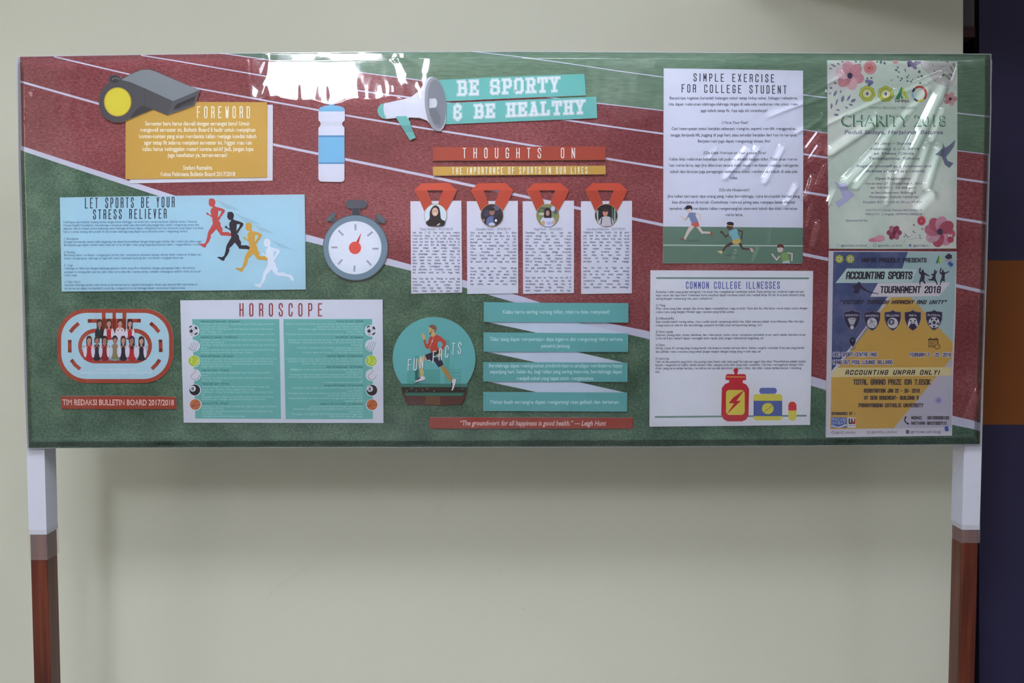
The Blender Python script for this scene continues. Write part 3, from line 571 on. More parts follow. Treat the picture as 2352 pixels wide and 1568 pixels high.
# ---- medal profile cards
MEDT = [('Yessy Venisia – 2013130218', 'white medal card with portrait of a person in a black headscarf, leftmost', Z(5.407, 920, 400), [(122, 335), (755, 328), (765, 1470), (133, 1482)], (240, 645), (150, 737), 735, 38.1,
 ['Sejak kelas 1 SD, Yessy sudah sering mengikuti', 'lomba-lomba renang, ia pun kerap memenangkan', 'medali pada PON dan SEA GAMES. Bahkan, Yessy', 'sempat ikut serta dalam Olimpiade di Rio de Ja-', 'neiro pada tahun 2016 lalu sebagai kontingen In-', 'donesia. Sebagai atlet sekaligus mahasiswa,', 'cukup sulit untuk mengatur waktu, apalagi bila', 'ada pertandingan menanti. Latihan yang rutin', 'pasti menyita waktu untuk belajar. Namun, ia', 'dapat belajar untuk menjadi lebih disiplin dari', 'latihan padat yang dijalaninya. Salah satu hal', 'yang paling membanggakan adalah olahraga', 'yang ditekuninya ini membuatnya mampu membi-', 'ayai sekolahnya sendiri dari SMA hingga kuliah.', '', 'Pesan Yessy bagi kita, "Olahraga itu penting bagi', 'semua orang, baik atlet maupun bukan. Selain', 'menyehatkan juga, kita mendapat bonus', 'bentuk tubuh yang bagus. Olahraga dapat', 'dibilang sebagai hiburan saat penat belajar."'], 0),
 ('Geraldus Gerry – 2014130119', 'white medal card with dark night portrait, second from the left', Z(5.407, 920, 400), [(823, 335), (1457, 330), (1462, 1478), (828, 1487)], (937, 1368), (866, 1440), 737, 39.8,
 ['Gerry sempat bergabung dengan Tim Basket', 'SMA Santa Angela dan Klub Basket Jawa Barat,', 'serta pernah meraih juara 3 pada ABC', 'Basketball Tournament pada tahun 2012.', 'Selama kuliah, ia bergabung dengan Tim Futsal', 'A-Team dan beberapa kali meraih juara', 'dalam Accounting Sport Tournament.', 'Menurut Gerry, olahraga sangat penting untuk', 'menjaga kesehatan tubuh agar terhindar', 'dari penyakit dan untuk menjaga berat badan.', '', 'Pesan Gerry bagi kita, "Mungkin olahraga', 'memang melelah, pasti capek tapi harus', 'dimulai. Kalau nggak nanti efeknya baru', 'terasa pas kita sudah tua, rentan penyakit.', 'Jadi nggak masalah capek sekarang,', 'yang penting nanti masa tuanya sehat."'], 702),
 ('Angel Ruth – 2016130031', 'white medal card with portrait on grass, third from the left', Z(5.407, 1190, 400), [(57, 335), (695, 328), (693, 1475), (62, 1485)], (195, 556), (90, 662), 737, 39.8,
 ['Dibandingkan olahraga fisik, Angel lebih', 'menyukai olahraga otak seperti catur karena', 'risiko cederanya sangat minim. Walaupun', 'lebih banyak berpikir daripada bergerak,', 'olahraga ini tetap bisa membakar kalori.', 'Kemampuan berpikir cepat dan mengingat', 'juga akan meningkat, sehingga kemampuan-', 'kemampuan itu sangat membantu Angel', 'dalam perkuliahan. Angel bergabung dengan', 'PERCASI Semarang dan PERCASI Jawa Tengah,', 'serta selalu membawa pulang medali', 'baik pada pertandingan PON maupun Kejuaraan', 'Provinsi Catur yang diadakan setiap tahunnya.', '', 'Pesan Angel untuk kita, "Kalau mau coba aktif di', 'olahraga, coba di catur, karena catur tidak', 'membutuhkan latihan fisik yang berat dan', 'banyak bermanfaat bagi kehidupan kita', 'seperti mengasah memori dan daya ingat."'], -67),
 ('Joanditya Rafliansha – 2017130141', 'white medal card with portrait of a person wearing a rucksack, rightmost', Z(5.407, 1190, 400), [(780, 335), (1415, 330), (1413, 1478), (783, 1487)], (852, 1337), (810, 1380), 733, 40,
 ['Mengidolakan Cristiano Ronaldo, Adit jadi gemar', 'pada futsal dan sepak bola. Sejak SD sampai', 'SMA, Adit sering menjuarai lomba antar sekolah', 'yang diadakan setiap tahun. Walaupun gemar', 'bermain futsal dan sepak bola, Adit tetap', 'dapat mengatur waktunya dengan baik', 'dan dapat memisahkan kapan waktu', 'untuk belajar dan kapan waktu untuk', 'melakukan hobi tersebut. Sehingga, kegiatan', 'perkuliahan pun tidak akan terganggu.', '', 'Pesan Adit untuk kita, "Nggak ada kata', 'terlambat untuk memulai suatu olahraga.', 'Saat kita tua nanti, banyak penyakit yang', 'bisa menyerang kita. Kalau kita', 'menunda-nunda olahraga, kesehatan tubuh', 'kita juga makin menurun. Jadi, sebisa', 'mungkin, sempatkan waktu untuk berolahraga."'], 660)]
GOLD = mat((170, 130, 70)); SKIN = mat((196, 160, 140)); BLK = mat((24, 22, 30)); MTXT = mat((78, 82, 104))
def oz(z, off): return lambda p: z([(x+off, y) for x, y in p])
for i, (hd, lab, zz, outl, hx, bx, y0, dy, lines, off) in enumerate(MEDT):
    card = Item('profile_card', lab, 'card', zz(outl), .001, .0052, PAPER, group='medal profile cards')
    T = [text(hd, zz(hx[0], 0)[0], zz(hx[1], 0)[0], zz(0, 695)[1], 5.6, BODY, style='reg')]
    card.part('heading_text', T)
    T = []
    for k, s in enumerate(lines):
        if not s: continue
        yb = zz(0, y0+dy*k)[1]; last = (k+1 < len(lines) and not lines[k+1]) or k == len(lines)-1
        T.append(text(s, zz(bx[0], 0)[0], zz(bx[1], 0)[0], yb, 4.6, MTXT, just=.62))
    card.part('body_text', T)
    o_ = oz(zz, off)
    MR = mat((190, 76, 54)); MR2 = mat((172, 66, 48)); MR3 = mat((180, 70, 50))
    b1 = Item('medal_ribbon', 'rust red ribbon loop', None, o_([(170, 200), (262, 112), (600, 108), (700, 200), (640, 330), (570, 455), (466, 365), (530, 200), (330, 200), (392, 360), (292, 455), (240, 330)]), .0052, .0085, MR, parent=card)
    # split ribbon face into its folded bands
    b1.part('ribbon_band', [poly(o_([(172, 199), (262, 113), (600, 109), (698, 199)]), mat((192, 78, 56)), 1)])
    b1.part('ribbon_band', [poly(o_([(186, 204), (330, 204), (390, 358), (340, 385), (294, 450), (238, 320)]), MR2, 1)])
    b1.part('ribbon_band', [poly(o_([(534, 204), (696, 204), (640, 325), (572, 450), (530, 395), (468, 362)]), MR3, 1)])
    C_ = o_([(434, 510)])[0]; R = 26.2
    md = Item('medallion', 'round portrait medallion', None, [(C_[0]+R*math.cos(t), C_[1]+R*math.sin(t)) for t in np.linspace(0, 2*math.pi, 40, endpoint=False)], .0085, .0094, GOLD, parent=card)
    q = lambda x, y: (C_[0]+x, C_[1]+y)
    def clipc(pr):
        v = pr[0].copy(); d = v-np.array(C_); r = np.hypot(d[:, 0], d[:, 1]); k_ = np.minimum(1, 25.2/np.maximum(r, 1e-6)); return (np.array(C_)+d*k_[:, None], pr[1], pr[2], pr[3])
    if i == 0:
        pr = [ell(*C_, 25.2, 25.2, mat((196, 216, 228)), 1), poly([q(*p) for p in spl([(-22, 16), (-14, 8), (-13, -8), (-7, -19), (0, -23), (8, -18), (11, -6), (13, 8), (22, 14), (18, 24), (0, 25), (-16, 24)])], BLK, 2),
              ell(*q(-1, -8), 7.2, 9.8, mat((205, 172, 150)), 3), ell(*q(-1, -3), 3, 1.1, mat((240, 225, 220)), 4), ell(*q(-4, -10), 1.2, .7, BLK, 4), ell(*q(2, -10), 1.2, .7, BLK, 4), poly([q(*p) for p in ((3, 22), (10, 18), (11, 20), (5, 24))], mat((215, 215, 220)), 4)]
    elif i == 1:
        pr = [ell(*C_, 25.2, 25.2, mat((40, 42, 60)), 1), ell(*q(10, -17), 8, 6, mat((96, 96, 116)), 2), ell(*q(-12, -5), 7, 8, mat((58, 60, 82)), 2), ell(*q(16, 6), 6, 8, mat((30, 32, 48)), 2), poly([q(*p) for p in spl([(-13, 12), (-8, 4), (0, 2), (6, 6), (8, 22), (-10, 23)])], mat((92, 110, 160)), 3),
              poly([q(*p) for p in ((2, 6), (10, 4), (17, 10), (18, 18), (6, 22))], mat((28, 32, 52)), 4), ell(*q(0, -8), 6.2, 8.2, mat((150, 112, 98)), 4), ell(*q(0, -14), 6.6, 4, mat((40, 32, 34)), 5), ell(*q(9, 12), 2.6, 3.2, mat((235, 235, 240)), 5), ell(*q(-20, 12), 3, 4, mat((150, 120, 100)), 3), poly([q(*p) for p in ((-8, 19), (0, 16), (8, 20), (4, 24), (-6, 24))], mat((190, 200, 216)), 5)]
    elif i == 2:
        pr = [ell(*C_, 25.2, 25.2, mat((124, 138, 92)), 1), clipc(rect(*q(-25, -26), *q(25, -8), mat((78, 86, 82)), 2)), ell(*q(12, -15), 5, 6, mat((190, 198, 222)), 3), ell(*q(18, -6), 4, 4, mat((84, 92, 110)), 3), ell(*q(-14, -12), 5, 4, mat((104, 122, 78)), 3), ell(*q(-12, -3), 8, 3, mat((188, 190, 170)), 3),
              poly([q(*p) for p in spl([(-16, 14), (-10, 4), (0, 3), (10, 4), (16, 12), (10, 24), (-6, 25)])], mat((196, 200, 230)), 4), poly([q(*p) for p in spl([(-8, 5), (-8, -8), (-4, -16), (3, -16), (8, -8), (9, 5), (4, 6), (-3, 6)])], mat((34, 28, 36)), 5), ell(*q(0, -5), 4.2, 6.2, mat((178, 138, 124)), 6), ell(*q(4, 18), 7, 4, mat((160, 172, 214)), 5), ell(*q(-10, 18), 4, 6, mat((190, 160, 130)), 5), ell(*q(14, 16), 4, 5, mat((190, 160, 130)), 5)]
    else:
        pr = [ell(*C_, 25.2, 25.2, mat((22, 28, 34)), 1), clipc(rect(*q(-26, -12), *q(-18, 18), mat((150, 168, 168)), 2)), clipc(rect(*q(13, -22), *q(17, 18), mat((76, 110, 100)), 2)), clipc(rect(*q(18, -16), *q(26, 16), mat((140, 160, 160)), 2)), poly([q(*p) for p in spl([(-18, 16), (-12, 6), (-3, 2), (6, 3), (14, 8), (17, 18), (8, 24), (-10, 24)])], mat((184, 184, 190)), 3),
              line([q(-10, 7), q(-12, 20)], 2.6, mat((60, 62, 86)), 4), line([q(11, 7), q(13, 20)], 2.6, mat((60, 62, 86)), 4), ell(*q(-2, -6), 6, 8.5, mat((196, 138, 118)), 5), ell(*q(-2, -12), 6.8, 4.2, mat((60, 36, 34)), 6)]
    md.part('portrait_photo', pr)
# ---- track-shaped team cutout and its caption
z = Z(4.356, 100, 680)
RT = mat((156, 62, 44)); SB = mat((166, 202, 218))
tk = Item('track_cutout', 'stadium-track shaped cutout framing a team photo, rust red and pale blue', 'cutout', z([(x, y) for x, y in rrect_pts(137, 127, 1297, 868, 290, 12)]), .001, .0055, RT)
tk.part('lane', [poly(z(rrect_pts(177, 167, 1256, 828, 255, 12)), SB, 1)], 'pale blue lane')
tk.part('inner_ring', [poly(z(rrect_pts(346, 325, 1085, 672, 172, 10)), RT, 2), poly(z(rrect_pts(382, 366, 1047, 640, 140, 10)), SB, 3), rect(*z(400, 628), *z(1030, 636), RT, 4)], 'rust red inner ring')
tk.part('lane_dividers', [rect(*z(a, 160), *z(b_, 345), RT, 4) for a, b_ in ((583, 620), (690, 724), (790, 828))]+[rect(*z(590, 225), *z(820, 345), RT, 4)])
dm = [[(460, 247), (560, 247)], [(855, 245), (955, 245)], [(278, 345), (300, 318), (338, 283)], [(1082, 280), (1115, 310), (1144, 345)], [(262, 455), (262, 545)], [(1170, 452), (1173, 540)], [(288, 650), (315, 685), (352, 717)], [(1152, 650), (1130, 680), (1096, 715)]]
for d in dm:
    P_ = z(d); tk.part('lane_dash', [line(P_, 8.4, RT, 4)]+[ell(*P_[k], 4.2, 4.2, RT, 4, n=14) for k in (0, -1)])
tk.part('body_text', [text('TEAM KREATIF DAN TIM', z(528, 0)[0], z(920, 0)[0], z(0, 745)[1], 5, mat((206, 218, 230))), text('REDAKSI JURNALIS DESAIN MEDIA FOTO DAN ISI', z(372, 0)[0], z(1080, 0)[0], z(0, 776)[1], 5, mat((206, 218, 230)))])
z = Z(13.065, 180, 720)
def girl(cx, top, hw, hair, face, body, sleeves, base, l, hairlen=200):
    d = .16
    pr = [poly(z(spl([(cx-hw*1.35, base), (cx-hw*1.45, top+340), (cx-hw*.9, top+262), (cx, top+235), (cx+hw*.9, top+262), (cx+hw*1.45, top+340), (cx+hw*1.35, base)], 3)), body, l)]
    hl = min(hairlen, 330)
    pr += [poly(z(spl([(cx-hw*.9, top+hl), (cx-hw, top+90), (cx-hw*.6, top+10), (cx, top-8), (cx+hw*.6, top+10), (cx+hw, top+90), (cx+hw*.9, top+hl), (cx+hw*.35, top+hl*.86), (cx-hw*.35, top+hl*.86)], 3)), hair, l+d)]
    if sleeves: pr += [poly(z(spl([(cx+s*hw*.95, top+290), (cx+s*hw*1.6, top+320), (cx+s*hw*1.95, top+520), (cx+s*hw*1.3, min(base-20, top+650)), (cx+s*hw*.75, top+500)], 3)), sleeves, l+2*d) for s in (-1, 1)]
    pr += [poly(z([(cx-hw*.3, top+190), (cx+hw*.3, top+190), (cx+hw*.35, top+280), (cx, top+320), (cx-hw*.35, top+280)]), face, l+2*d), ell(*z(cx, top+140), hw*.74/13.065, 98/13.065, face, l+3*d),
           poly(z([(cx-hw*.8, top+120), (cx-hw*.6, top+35), (cx, top+10), (cx+hw*.6, top+35), (cx+hw*.8, top+120), (cx+hw*.35, top+62), (cx-hw*.15, top+72)]), hair, l+4*d),
           ell(*z(cx-hw*.3, top+135), .9, .4, BLK, l+5*d, n=8), ell(*z(cx+hw*.3, top+135), .9, .4, BLK, l+5*d, n=8), ell(*z(cx, top+195), 1.5, .45, mat((170, 70, 70)), l+5*d, n=8)]
    if sleeves: pr += [ell(*z(cx+s*hw*.8, top+330), 2.2, 2.8, face, l+6*d, n=10) for s in (-1, 1)]
    return pr
SK = mat((186, 140, 126)); SK2 = mat((160, 112, 96)); HR = mat((28, 24, 32)); HR2 = mat((60, 42, 40)); JR = mat((170, 30, 44)); WH = mat((206, 206, 222)); NV = mat((28, 30, 52)); TQ = mat((104, 170, 184))
PPL = [(635, 170, 85, HR, SK2, mat((20, 24, 34)), None, 720, 280), (915, 165, 85, HR2, SK, JR, WH, 760, 300), (1250, 165, 78, HR2, SK, WH, WH, 760, 130), (1545, 170, 80, HR, SK, JR, WH, 760, 330),
       (320, 670, 85, HR2, SK, JR, WH, 1372, 250), (555, 680, 80, HR2, SK2, NV, WH, 1372, 200), (785, 668, 85, HR, SK2, mat((126, 26, 38)), WH, 1372, 240), (1095, 665, 85, HR, SK2, TQ, mat((190, 200, 214)), 1372, 120),
       (1345, 670, 78, HR2, SK, NV, WH, 1372, 260), (1600, 672, 85, mat((40, 34, 70)), SK2, JR, WH, 1372, 230), (1890, 685, 85, HR, SK, NV, WH, 1372, 300)]
ph = []
for i, p_ in enumerate(PPL):
    a, b_, c_, d_, e_, f_, g_, h_, k_ = p_; l = 5 + 1.25*i
    pr = girl(a, b_, c_, d_, e_, f_, g_, h_, l, k_)
    if i == 7: pr.append(poly(z([(1020, 930), (1170, 930), (1230, 1372), (1000, 1372)]), mat((128, 122, 88), noise=.4, nscale=400), l+.24))
    if i == 4: pr.append(poly(z([(290, 980), (370, 980), (500, 1372), (250, 1372)]), JR, l+.24))
    if i == 9: pr.append(poly(z([(1560, 900), (1690, 900), (1670, 1060), (1570, 1060)]), NV, l+.24))
    ph.append(tk.part('person', pr))
cap = Item('caption_strip', 'rust red caption strip reading TIM REDAKSI BULLETIN BOARD 2017/2018', 'title strip', Z(4.356, 100, 680)([(168, 1000), (700, 998), (1200, 1002), (1325, 1010), (1332, 1128), (700, 1130), (180, 1127)]), .001, .0068, mat((150, 58, 40)))
zc = Z(4.356, 100, 680)
cap.part('heading_text', [text('TIM REDAKSI BULLETIN BOARD 2017/2018', zc(190, 0)[0], zc(1306, 0)[0], zc(0, 1089)[1], 13.2, mat((226, 196, 190)), y1=zc(0, 1092)[1])])
# ---- horoscope card
z = Z(4.704, 400, 680)
ho = Item('horoscope_card', 'white card headed HOROSCOPE with two teal columns and rows of sports balls', 'card', z([(66, 45), (1000, 38), (2252, 36), (2258, 700), (2262, 1370), (1200, 1368), (103, 1366), (80, 600)]), .001, .0062, PAPER)
ho.part('heading_text', [strokes('HOROSCOPE', z(712, 0)[0], z(1592, 0)[0], z(0, 212)[1], 27.5, 3.0, mat((142, 58, 64)), 2, .36, .86)])
TLH = mat((100, 170, 166), noise=.05, nscale=30)
cl = ho.part('text_column', [poly(z([(195, 248), (1136, 247), (1155, 1325), (228, 1322)]), TLH, 1)], 'left teal column')
cr_ = ho.part('text_column', [poly(z([(1180, 247), (2140, 246), (2148, 1328), (1205, 1328)]), TLH, 1)], 'right teal column')
SENT = {'Kehidupan': 'Saatnya menunjukkan sikap kreatifmu di muka teman dan lebih sabar menghadapi tugas kuliah yang menumpuk setiap hari jangan lupa istirahat cukup supaya tubuh tetap segar'.split(),
        'Keuangan': 'Uang saku mulai menipis tapi belum harus meminta bantuan kurangi jajan dan belanja yang tidak perlu agar bisa menabung untuk bulan depan ya'.split(),
        'Asmara': 'Coba lebih terbuka dan jujur dengan dia karena perhatian kecil bisa membuat hubungan kalian semakin dekat dan hangat ya'.split()}
def fill(start, words, nch, rnd):
    s = start; i = rnd.randrange(len(words))
    while len(s) < max(nch-3, len(start)+1): s += (' ' if s else '')+words[i % len(words)]; i += 1
    return s
rnd = random.Random(3)
HT = mat((34, 84, 90)); WT = mat((172, 212, 212))
LH = [('Capricorn (22 Desember – 20 Januari)', 272, 283, 710), ('Aquarius (21 Januari – 19 Februari)', 443, 284, 685), ('Pisces (20 Februari – 20 Maret)', 648, 288, 640), ('Aries (21 Maret – 19 April)', 800, 292, 590), ('Taurus (20 April – 20 Mei)', 947, 298, 592), ('Gemini (21 Mei – 20 Juni)', 1157, 305, 585)]
RH = [('Cancer (21 Juni – 22 Juli)', 270, 1755), ('Leo (23 Juli – 22 Agustus)', 443, 1742), ('Virgo (23 Agustus – 22 September)', 645, 1642), ('Libra (23 September – 22 Oktober)', 765, 1642), ('Scorpio (23 Oktober – 21 November)', 963, 1625), ('Sagitarius (22 November – 21 Desember)', 1163, 1580)]
LWh = [(300, 278, 1083), (328, 280, 590), (354, 283, 1070), (383, 285, 515), (410, 285, 1080), (472, 285, 1088), (499, 287, 540), (527, 288, 1115), (555, 288, 355), (580, 290, 1090), (608, 288, 850), (675, 288, 1110), (702, 290, 1075), (730, 290, 1080), (757, 290, 620), (826, 292, 1040), (855, 293, 365), (882, 294, 1070), (911, 295, 515), (978, 298, 1030), (1007, 298, 865), (1035, 300, 1070), (1060, 300, 330), (1087, 300, 1068), (1113, 302, 985), (1190, 305, 1108), (1213, 305, 530), (1242, 305, 1068), (1268, 305, 520), (1296, 305, 770)]
RWh = [(300, 1205), (328, 1540), (355, 1335), (382, 1865), (410, 1210), (472, 1232), (500, 1240), (527, 1912), (557, 1330), (581, 1720), (608, 1390), (675, 1205), (700, 1225), (728, 1380), (792, 1260), (820, 1855), (846, 1250), (872, 1235), (903, 2015), (930, 1622), (990, 1280), (1020, 1870), (1048, 1228), (1074, 1655), (1102, 1235), (1130, 1845), (1190, 1462), (1217, 1285), (1245, 1890), (1272, 1272), (1298, 1675)]
ho.part('subheading_text', [text(s, z(a, 0)[0], z(b_, 0)[0], z(0, y+8)[1], 4.1, HT, 2) for s, y, a, b_ in LH]+[text(s, z(a, 0)[0], z(2042, 0)[0], z(0, y+8)[1], 4.1, HT, 2) for s, y, a in RH])
T = []; kinds = ['Kehidupan', 'Keuangan', 'Asmara']; ki = 0
for y, a, b_ in LWh+[(y, a, 2038) for y, a in RWh]:
    full = b_-a > 600; k_ = kinds[ki % 3]
    s = fill(k_+':' if full else '', SENT[k_], int((b_-a)/12.2), rnd)
    if full: ki += 1
    T.append(text(s, z(a, 0)[0], z(b_, 0)[0], z(0, y+8)[1], 4.0, WT, 2, style='reg'))
ho.part('body_text', T)
def ball(kind, cx, cy):
    R = 12.4; P_ = [ell(cx+.3, cy+.3, 14.2, 13.6, mat((206, 214, 228)), 3)]
    q = lambda x, y: (cx+x*R, cy+y*R)
    if kind == 0:
        P_ += [ell(cx, cy, R, R, mat((198, 200, 212)), 4), poly([q(*p) for p in ((-.62, -.05), (-.25, -.25), (0, .1), (-.2, .45), (-.62, .35))], BLK, 5), poly([q(*p) for p in ((.28, -.62), (.55, -.78), (.85, -.4), (.72, -.15), (.38, -.28))], BLK, 5), poly([q(*p) for p in ((.2, .85), (.38, .55), (.8, .32), (.85, .5), (.55, .82))], BLK, 5),
               poly([q(*p) for p in ((-.75, -.6), (-.5, -.86), (-.1, -.95), (-.3, -.7), (-.62, -.48))], BLK, 5), line([q(0, 0), q(.35, -.25)], .7, DK, 5), line([q(-.25, -.25), q(-.2, -.7)], .6, LG, 5), line([q(-.2, .45), q(.25, .7)], .7, LG, 5)]
        if True: P_ += [poly([q(*p) for p in ((-.5, .7), (-.2, .62), (-.05, .95), (-.3, .95))], mat((150, 152, 165)), 5)]
    elif kind == 1:
        P_ += [ell(cx, cy, R, R, mat((202, 206, 220)), 4)]+[line([q(a, .75-abs(a)*.1), q(a+.55, -.75+abs(a)*.25)], .9, mat((120, 118, 130)), 5) for a in (-.8, -.4, .0, .4)]+[ring(cx, cy, R*.93, R*.93, 1.1, mat((120, 118, 130)), 5, 60, 165, 14)]
    elif kind == 2:
        P_ += [ell(cx, cy, R, R, mat((160, 182, 58)), 4), ell(cx+1, cy-1, R*.8, R*.8, mat((170, 190, 54)), 5), ring(cx-R*.95, cy-R*.2, R*.6, R*.7, 1.3, mat((216, 224, 170)), 6, -60, 60, 10), ring(cx+R*.05, cy-R*.1, R*.62, R*.72, 1.3, mat((216, 224, 170)), 6, -10, 100, 12)]
    elif kind == 3:
        P_ += [ell(cx, cy, R, R, mat((204, 204, 216)), 4), line(spl([q(*p) for p in ((.1, -.9), (.2, -.65), (-.3, -.15), (-.62, .2), (-.5, .65), (0, .9), (.55, .7), (.92, .1))], 4, False), 1.0, mat((150, 110, 118)), 5)]
    elif kind == 4:
        P_ += [ell(cx, cy, R, R, mat((26, 26, 34)), 4), ell(*q(-.35, -.25), R*.55, R*.55, mat((206, 208, 218)), 5), text('8', cx-R*.62, cx-R*.12, cy+R*.08, R*.62, BLK, 6)]
    else:
        P_ += [ell(cx, cy, R, R, mat((186, 102, 56)), 4), ring(cx+R*.6, cy+R*.9, R*1.2, R*1.5, 1.0, mat((92, 46, 30)), 5, 190, 262, 12), line([q(-.95, .2), q(-.2, .2), q(.95, -.05)], 1.0, mat((92, 46, 30)), 5), line([q(-.4, .25), q(.5, .85)], .9, mat((120, 62, 38)), 5)]
    return P_
NAMES = ['football', 'volleyball', 'tennis_ball', 'baseball', 'eight_ball', 'basketball']
for k_, (x, y) in enumerate(((204, 370), (210, 535), (213, 700), (220, 850), (222, 1013), (228, 1170))): ho.part(NAMES[k_], ball(k_, *z(x, y)))
for k_, (x, y) in enumerate(((2125, 370), (2128, 530), (2130, 698), (2134, 850), (2136, 1015), (2138, 1172))): ho.part(NAMES[k_], ball(k_, *z(x, y)))
# ---- fun facts cutout
z = Z(4.9, 880, 680)
TF = mat((96, 172, 174)); 
ff = Item('fun_facts_cutout', 'round teal cutout lettered FUN FACTS with a running man in a red shirt', 'cutout', z(arcp(573, 700, 468, 468, 142, 398, 44)+[(940, 1070), (915, 1160), (880, 1222), (760, 1212), (640, 1234), (540, 1215), (390, 1222), (275, 1222), (240, 1150), (205, 1060)]), .001, .0062, mat((78, 48, 42)))
ff.part('sky', [poly(z(arcp(573, 700, 466, 466, 141, 399, 44)), TF, 1)], 'teal disc')
BG = mat((82, 158, 154)); BG2 = mat((74, 150, 144))
ff.part('buildings', [rect(*z(272, 840), *z(380, 990), BG, 2), rect(*z(360, 668), *z(400, 990), BG, 2), rect(*z(360, 820), *z(640, 990), BG, 2), rect(*z(690, 492), *z(748, 990), BG, 2), rect(*z(755, 820), *z(878, 990), BG, 2), line(z([(785, 760), (785, 820)]), 1.5, BG, 2)]+[rect(*z(765+a*28, 835+b_*38), *z(785+a*28, 850+b_*38), TF, 3) for a in range(4) for b_ in range(3)]+[rect(*z(285+a*28, 860+b_*34), *z(303+a*28, 873+b_*34), TF, 3) for a in range(3) for b_ in range(3)])
ff.part('kerb', [poly(z([(185, 985), (965, 985), (945, 1024), (205, 1024)]), mat((56, 118, 108)), 2)], 'dark teal kerb')
ff.part('road', [poly(z([(205, 1022), (945, 1022), (930, 1085), (225, 1085)]), mat((34, 38, 36)), 2)]+[ell(*z(x, y), 1.5, .9, mat((160, 165, 150)), 3, rot=-35, n=8) for x, y in ((320, 1038), (495, 1038), (268, 1066), (372, 1062), (445, 1058), (575, 1066), (892, 1042))], 'dark road band')
ff.part('verge', [poly(z([(240, 1080), (910, 1080), (895, 1122), (255, 1122)]), mat((46, 110, 96)), 2), poly(z([(240, 1120), (890, 1128), (870, 1215), (640, 1228), (275, 1218)]), mat((84, 50, 44)), 2), poly(z([(480, 1120), (640, 1125), (640, 1228), (470, 1212)]), mat((108, 76, 54)), 3)])
z = Z(8.714, 930, 730)
SKM = mat((196, 168, 112)); SKD = mat((168, 128, 76)); SHR = mat((180, 66, 54)); NVY = mat((30, 34, 60))
ff.part('running_man', [poly(z([(620, 720), (690, 655), (745, 620), (735, 740), (660, 800)]), SKM, 4),
  poly(z([(700, 985), (770, 955), (850, 1040), (960, 1225), (930, 1290), (820, 1165)]), SKD, 4), poly(z([(258, 835), (300, 790), (400, 745), (445, 830), (380, 875), (355, 1000), (380, 1080), (372, 1175), (315, 1185), (300, 1060), (270, 930)]), SKM, 4),
  poly(z([(400, 740), (560, 680), (690, 640), (720, 690), (610, 745), (620, 780), (730, 810), (775, 940), (670, 988), (600, 880), (560, 850), (480, 870), (450, 855)]), NVY, 5),
  poly(z([(485, 395), (520, 365), (640, 332), (720, 375), (800, 440), (830, 500), (800, 580), (745, 660), (720, 650), (735, 580), (760, 530), (735, 485), (680, 465), (650, 500), (650, 560), (690, 640), (610, 670), (525, 700), (500, 600), (440, 620), (405, 580), (365, 440), (405, 430), (430, 520), (460, 515)]), SHR, 6),
  poly(z([(345, 310), (365, 305), (395, 345), (410, 385), (405, 430), (370, 435), (345, 380), (332, 335)]), SKM, 6), poly(z([(520, 365), (545, 320), (600, 300), (625, 335), (570, 380)]), SKM, 7),
  ell(*z(540, 235), 7.6, 10.5, SKM, 7), poly(z(spl([(485, 165), (500, 145), (560, 135), (610, 160), (635, 200), (620, 260), (590, 290), (585, 235), (550, 230), (530, 290), (510, 340), (490, 320), (505, 290), (545, 270), (540, 210), (500, 190)], 3)), mat((130, 84, 66)), 8),
  line(z([(570, 385), (545, 470), (500, 580)]), .5, CREAMT, 8), ell(*z(547, 462), 1.2, 2.2, mat((226, 222, 220)), 9),
  poly(z([(185, 1270), (250, 1240), (310, 1175), (390, 1170), (410, 1215), (380, 1250), (290, 1265), (220, 1285)]), mat((214, 210, 218)), 6), poly(z([(245, 1235), (305, 1175), (315, 1200), (265, 1240)]), NVY, 7), line(z([(225, 1284), (300, 1268), (405, 1238)]), .9, NVY, 7),
  poly(z([(960, 1220), (1030, 1225), (1015, 1300), (990, 1380), (955, 1450), (930, 1450), (950, 1390), (940, 1300)]), mat((214, 210, 218)), 6), poly(z([(925, 1285), (950, 1300), (955, 1370), (935, 1370)]), NVY, 7), line(z([(1034, 1240), (1015, 1310), (990, 1380)]), .9, NVY, 7)], 'man running in a red shirt and navy shorts')
WHT = mat((214, 222, 230)); SH_ = mat((70, 120, 128))
zz = Z(4.9, 880, 680)
for m_, l_, dx in ((SH_, 10, .9), (WHT, 11, 0)):
    pr = []
    for c, x, y in (('F', 280, 838), ('U', 345, 830), ('N', 418, 806), ('-', 500, 745), ('F', 560, 745), ('A', 628, 715), ('C', 700, 686), ('T', 773, 656), ('S', 845, 648)):
        X, Y = zz(x, y); pr.append(strokes(c, X+dx, X+5.6+dx, Y+dx, 25.5 if c != '-' else 10, 2.1, m_, l_, slant=.05))
    ff.part('heading_text' if dx == 0 else 'heading_shadow', pr)
